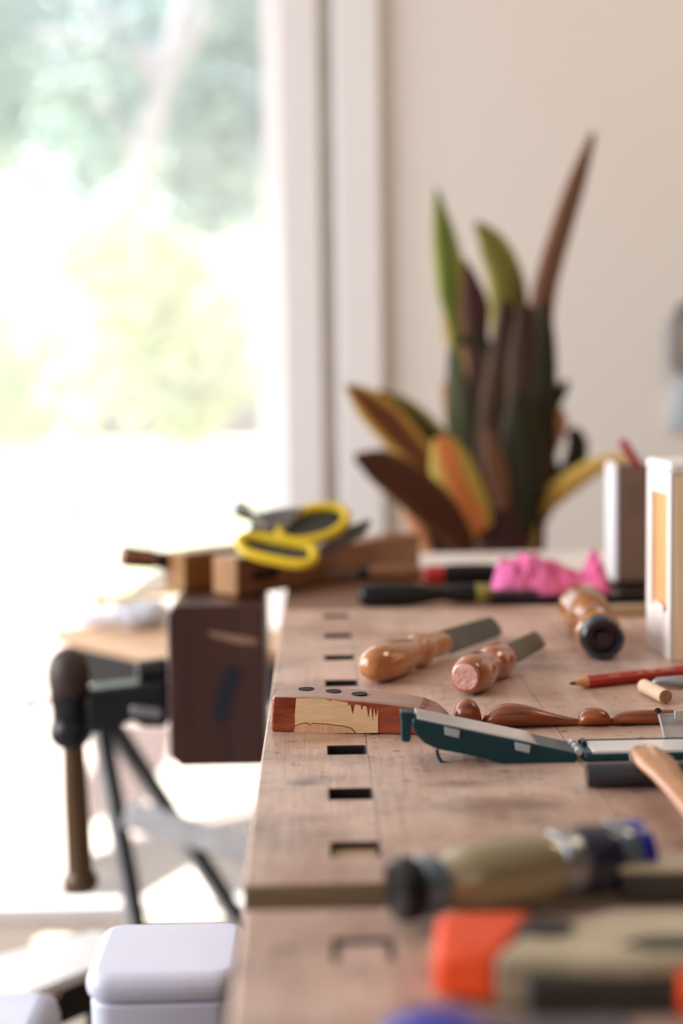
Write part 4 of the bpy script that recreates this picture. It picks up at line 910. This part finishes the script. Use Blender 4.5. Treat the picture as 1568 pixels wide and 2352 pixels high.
bm = NB(); a = at(0, 2325, Y=1.25); box(bm, (-0.45, 1.18, 0.4505), (at(125, 2340, Y=1.25).x, 1.30, at(60, 2318, Y=1.25).z)); tag(finish('plastic_tub', bm, M['tub'], bevel=0.02), 'pale lavender plastic tub at the bottom left corner', 'tub')

# white topped saw stand with black rail
S0 = at(-60, 2333, z=0.50); S1 = at(193, 2231, z=0.50); dS = (S1-S0); S2 = S0+dS*1.6
ws = thing('saw_stand', 'white topped low stand with black rail and one zinc bolt', 'stand', ((S0.x+S2.x)/2, (S0.y+S2.y)/2+.1, 0))
nS = Vector((-dS.y, dS.x, 0)).normalized()
bm = NB(); poly(bm, [(q.x, q.y) for q in (S0, S2, S2+nS*0.085, S0+nS*0.14)], 0.488, 0.50); finish('top', bm, M['whitebd'], parent=ws, bevel=0.002)
dSn = dS.normalized()
bm = NB(); a0 = S0+nS*0.004; a1 = S2+nS*0.004; poly(bm, [(q.x, q.y) for q in (a0, a1, a1+nS*0.02, a0+nS*0.02)], 0.447, 0.4875); rail = finish('rail', bm, M['blacksteel'], parent=ws, bevel=0.003)
d_ = ray(123, 2282); t_ = (a0-CAM).dot(nS)/d_.dot(nS); bp_ = CAM+d_*t_
bm = NB(); lathe(bm, bp_+nS*0.001, bp_-nS*0.006, smooth_prof([(0, 0.0085), (0.5, 0.008), (0.9, 0.005), (1, 0)]), 20); finish('bolt', bm, M['bolt'], parent=rail)['label'] = 'domed zinc bolt'
for q in (S0+nS*0.02+dSn*0.02, S2+nS*0.02-dSn*0.02, S0+nS*0.11+dSn*0.02, S2+nS*0.065-dSn*0.02):
    bm = NB(); lathe(bm, (q.x, q.y, 0), (q.x, q.y, 0.446), [(0, 0.012), (1, 0.012)], 14); finish('leg', bm, M['blacksteel'], parent=ws)

# ------------------------------------------------------------ potted bromeliad behind the shelf
PLY = 2.32
pb = at(1165, 1280, Y=PLY)
plant = thing('potted_plant', 'large potted foliage plant with brown, olive and yellow edged leaves', 'plant', (pb.x, PLY, 0))
bm = NB(); cx, cz = pb.x, 0
lathe(bm, (cx, PLY, 0.40), (cx, PLY, 0.76), [(0, 0.0), (0, 0.085), (0.05, 0.09), (0.85, 0.125), (0.86, 0.135), (1, 0.138), (1, 0.122), (0.93, 0.118), (0.93, 0.0)], 40); finish('pot', bm, M['pot'], parent=plant)
bm = NB(); lathe(bm, (cx, PLY, 0.375), (cx, PLY, 0.399), [(0, 0.15), (1, 0.15)], 36)
for k in range(3):
    an = k*2*PI/3+.4; tube(bm, [(cx+.11*math.cos(an), PLY+.11*math.sin(an), 0.376), (cx+.15*math.cos(an), PLY+.15*math.sin(an), 0.0)], 0.012, 8)
tag(finish('plant_stool', bm, M['ply']), 'small wooden stool under the plant pot behind the bench', 'stool')
LM = {
 'green': leaf_mat('leaf_green_pale_edge', (0.10, 0.13, 0.02), (0.36, 0.36, 0.09)),
 'olive': leaf_mat('leaf_olive', (0.13, 0.12, 0.018), (0.34, 0.27, 0.05), 0.5, 0.95),
 'brown': leaf_mat('leaf_dark_brown', (0.036, 0.017, 0.008), (0.075, 0.036, 0.014), 0.6, 1.1),
 'dark': leaf_mat('leaf_blackish_green', (0.022, 0.020, 0.008), (0.055, 0.035, 0.012), 0.6, 1.1),
 'purple': leaf_mat('leaf_purple_brown', (0.050, 0.018, 0.015), (0.09, 0.035, 0.022), 0.6, 1.1),
 'blue': leaf_mat('leaf_blue_green', (0.10, 0.115, 0.065), (0.07, 0.075, 0.03), 0.5, 1.0),
 'yellow': leaf_mat('leaf_mustard', (0.56, 0.32, 0.07), (0.62, 0.46, 0.11), 0.4, 0.9),
 'orange': leaf_mat('leaf_orange_yellow_edge', (0.66, 0.20, 0.06), (0.52, 0.40, 0.08), 0.35, 0.75),
 'mixed': leaf_mat('leaf_brown_mustard_edge', (0.16, 0.050, 0.020), (0.60, 0.36, 0.07), 0.35, 0.8),
 'maroon': leaf_mat('leaf_maroon', (0.085, 0.028, 0.014), (0.12, 0.045, 0.018), 0.6, 1.1),
 'spike': leaf_mat('leaf_brown_spike', (0.13, 0.060, 0.030), (0.30, 0.13, 0.08), 0.5, 1.0),
 'tan': leaf_mat('leaf_tan', (0.42, 0.24, 0.09), (0.50, 0.33, 0.13), 0.4, 0.9),
 'salmon': leaf_mat('leaf_salmon', (0.62, 0.27, 0.14), (0.60, 0.34, 0.18), 0.4, 0.9),
}
def leaf(path, widths, m, dY=0.0, ytip=0.0, fold=0.25, twist=0.0, label=None, name='leaf'):
    """path in photo directions tip -> base, laid at PLY+dY, tip leaning by ytip"""
    pts = smooth_prof([(float(x), float(y), float(w_)) for (x, y), w_ in zip(path, widths)], 7)
    n = len(pts); bm = NB(); uvl = bm.loops.layers.uv.new('UVMap'); rows = []; nu = 6
    P = [at(x, y, Y=PLY+dY+ytip*(1-i/(n-1))) for i, (x, y, w_) in enumerate(pts)]
    P[-1].y = PLY+dY*0.6
    for i, p in enumerate(P):
        d = (P[min(i+1, n-1)]-P[max(i-1, 0)]).normalized(); s = d.cross(Vector((0, 1, 0))).normalized()
        nn = s.cross(d).normalized(); s2 = (s*math.cos(twist)+nn*math.sin(twist)); n2 = s2.cross(d).normalized()
        wd = max(pts[i][2]*1.14, 1.5)/F*p.y/2
        rows.append([(bm.verts.new(p+s2*wd*u+n2*(fold*wd*(abs(u)**1.5))), u) for u in [-1+2*k/nu for k in range(nu+1)]])
    for i in range(n-1):
        for k in range(nu):
            q = [rows[i][k], rows[i][k+1], rows[i+1][k+1], rows[i+1][k]]
            f = bm.faces.new([a[0] for a in q])
            for l, a, ii in zip(f.loops, q, (i, i, i+1, i+1)): l[uvl].uv = (a[1], ii/(n-1))
    bm.transform(PM[plant.name].inverted())
    for f in bm.faces: f.smooth = True
    me = bpy.data.meshes.new(name); bm.to_mesh(me); bm.free(); me.materials.append(LM[m])
    o = bpy.data.objects.new(name, me); C.objects.link(o); o.parent = plant
    sm = o.modifiers.new('thickness', 'SOLIDIFY'); sm.thickness = 0.0018; sm.offset = 0
    if label: o['label'] = label
    return o
B0 = (1170, 1330)
leaf([(1362, 305), (1325, 415), (1285, 540), (1252, 660), (1240, 760), (1225, 900), (1200, 1100), B0], [12, 36, 44, 48, 50, 50, 40, 30], 'spike', 0.02, -0.03, label='tall narrow brown spike leaf')
leaf([(1002, 432), (1015, 520), (1028, 600), (1030, 680), (1040, 760), (1060, 900), (1100, 1100), B0], [6, 42, 58, 42, 20, 24, 40, 30], 'green', 0.04, 0.0)
leaf([(1062, 590), (1048, 650), (1040, 720), (1045, 775), (1060, 850), (1110, 1050), B0], [8, 34, 46, 44, 26, 30, 30], 'tan', 0.045, 0.0)
leaf([(1092, 510), (1130, 560), (1162, 640), (1172, 740), (1172, 860), (1170, 1050), B0], [10, 55, 72, 76, 74, 60, 30], 'olive', 0.01, 0.02)
leaf([(1068, 598), (1082, 650), (1092, 705), (1094, 760), (1100, 830), (1120, 1000), B0], [6, 34, 56, 50, 46, 60, 40], 'purple', -0.02, -0.02, label='pointed purple brown bud leaf')
leaf([(1045, 790), (1070, 782), (1100, 790), (1130, 830), (1150, 950)], [8, 22, 34, 40, 30], 'dark', -0.04)
leaf([(1050, 800), (1085, 850), (1110, 950), (1120, 1080), (1150, 1200), B0], [10, 60, 70, 76, 60, 30], 'tan', 0.03)
leaf([(1160, 690), (1165, 800), (1150, 950), (1150, 1100), (1165, 1200), B0], [20, 70, 90, 100, 80, 40], 'brown', -0.03, -0.03)
leaf([(1205, 700), (1215, 820), (1220, 960), (1210, 1100), (1190, 1200), B0], [26, 84, 100, 110, 80, 40], 'brown', -0.04, -0.03)
leaf([(1250, 690), (1250, 800), (1240, 960), (1230, 1080), (1200, 1200), B0], [20, 48, 70, 80, 70, 40], 'dark', -0.05, -0.02)
leaf([(1190, 900), (1200, 1000), (1205, 1100), (1190, 1190), B0], [30, 90, 100, 80, 40], 'dark', -0.07, -0.02)
leaf([(1040, 800), (1052, 900), (1065, 1000), (1095, 1120), (1140, 1220), B0], [20, 50, 66, 62, 60, 40], 'blue', -0.02, -0.01)
leaf([(1015, 880), (1030, 930), (1045, 1010), (1080, 1120), B0], [8, 24, 26, 30, 24], 'salmon', 0.03)
leaf([(1120, 985), (1132, 1050), (1145, 1110), (1155, 1180)], [12, 38, 44, 30], 'spike', -0.085, -0.01)
leaf([(796, 885), (850, 930), (910, 990), (970, 1060), (1040, 1150), (1120, 1240)], [10, 62, 72, 62, 44, 30], 'mixed', -0.06, -0.10, label='brown leaf with mustard edges reaching left')
leaf([(870, 898), (930, 945), (985, 1010), (1030, 1080), (1080, 1160), (1130, 1240)], [10, 52, 74, 80, 60, 34], 'olive', 0.0, -0.04)
leaf([(872, 900), (945, 970), (1000, 1040), (1060, 1130), (1120, 1230)], [6, 40, 60, 60, 34], 'dark', -0.03, -0.05)
leaf([(816, 1048), (870, 1070), (930, 1110), (990, 1160), (1040, 1215), (1080, 1290)], [14, 66, 84, 86, 70, 40], 'maroon', -0.10, -0.12, label='broad maroon leaf pointing left')
leaf([(1012, 1005), (1030, 1055), (1050, 1110), (1075, 1165), (1110, 1230)], [34, 78, 92, 88, 50], 'orange', -0.09, -0.03, label='orange leaf with yellow green edges')
leaf([(1450, 1050), (1390, 1062), (1330, 1095), (1270, 1140), (1215, 1195), (1175, 1260)], [10, 30, 42, 44, 38, 28], 'yellow', -0.04, -0.04, label='long mustard yellow leaf reaching right')
leaf([(1310, 985), (1326, 1015), (1320, 1060), (1290, 1110), (1240, 1170), (1190, 1240)], [22, 40, 44, 40, 40, 30], 'dark', -0.02)
leaf([(1306, 875), (1285, 900), (1262, 940), (1240, 1010), (1205, 1120)], [8, 30, 36, 50, 40], 'dark', 0.01)
leaf([(1272, 930), (1285, 965), (1270, 1010), (1240, 1080)], [14, 34, 36, 30], 'salmon', 0.02)
leaf([(1270, 1060), (1260, 1120), (1225, 1190), (1180, 1260)], [20, 50, 56, 30], 'brown', 0.0)
leaf([(950, 1150), (985, 1170), (1020, 1230), (1060, 1320)], [24, 80, 110, 90], 'olive', -0.02)
leaf([(985, 1190), (1000, 1220), (1020, 1262), (1050, 1320)], [40, 90, 100, 80], 'brown', -0.05)
leaf([(925, 1155), (945, 1185), (958, 1215), (990, 1300)], [12, 34, 36, 24], 'salmon', -0.07)
leaf([(1075, 1205), (1078, 1235), (1085, 1280), (1100, 1330)], [30, 60, 56, 50], 'yellow', -0.06)
leaf([(1150, 1170), (1152, 1220), (1155, 1280), (1160, 1340)], [70, 96, 92, 80], 'purple', -0.08)
leaf([(1215, 1185), (1212, 1230), (1205, 1280), (1200, 1340)], [26, 44, 44, 40], 'tan', -0.06)
leaf([(1240, 1180), (1236, 1230), (1228, 1280), (1215, 1340)], [16, 30, 32, 28], 'brown', -0.05)

# ------------------------------------------------------------ things on the wall at the right edge
wy = WY-0.012
bm = NB(); pts = []
for (x, y) in ((1640, 700), (1585, 697), (1562, 712), (1556, 745), (1556, 800), (1558, 840), (1566, 850), (1640, 852)): pts.append(at(x, y, Y=wy-0.012))
tube(bm, pts, 0.011, 12, closed=True); 
for p in (pts[0], pts[-1]): lathe(bm, p, p+Vector((0, 0.023, 0)), [(0, 0.008), (1, 0.008)], 12)
tag(finish('wall_hanger', bm, M['wallgrey']), 'dark grey metal loop fixed to the wall at the right edge', 'hanger')
bm = NB(); prism(bm, front([(1560, 872), (1640, 862), (1640, 980), (1540, 985), (1546, 930)], wy-0.002), (0, 0.012, 0)); tag(finish('hanging_sheet', bm, M['ice'], bevel=0.002), 'pale blue plastic sheet hung on the wall below the grey loop', 'plastic sheet')
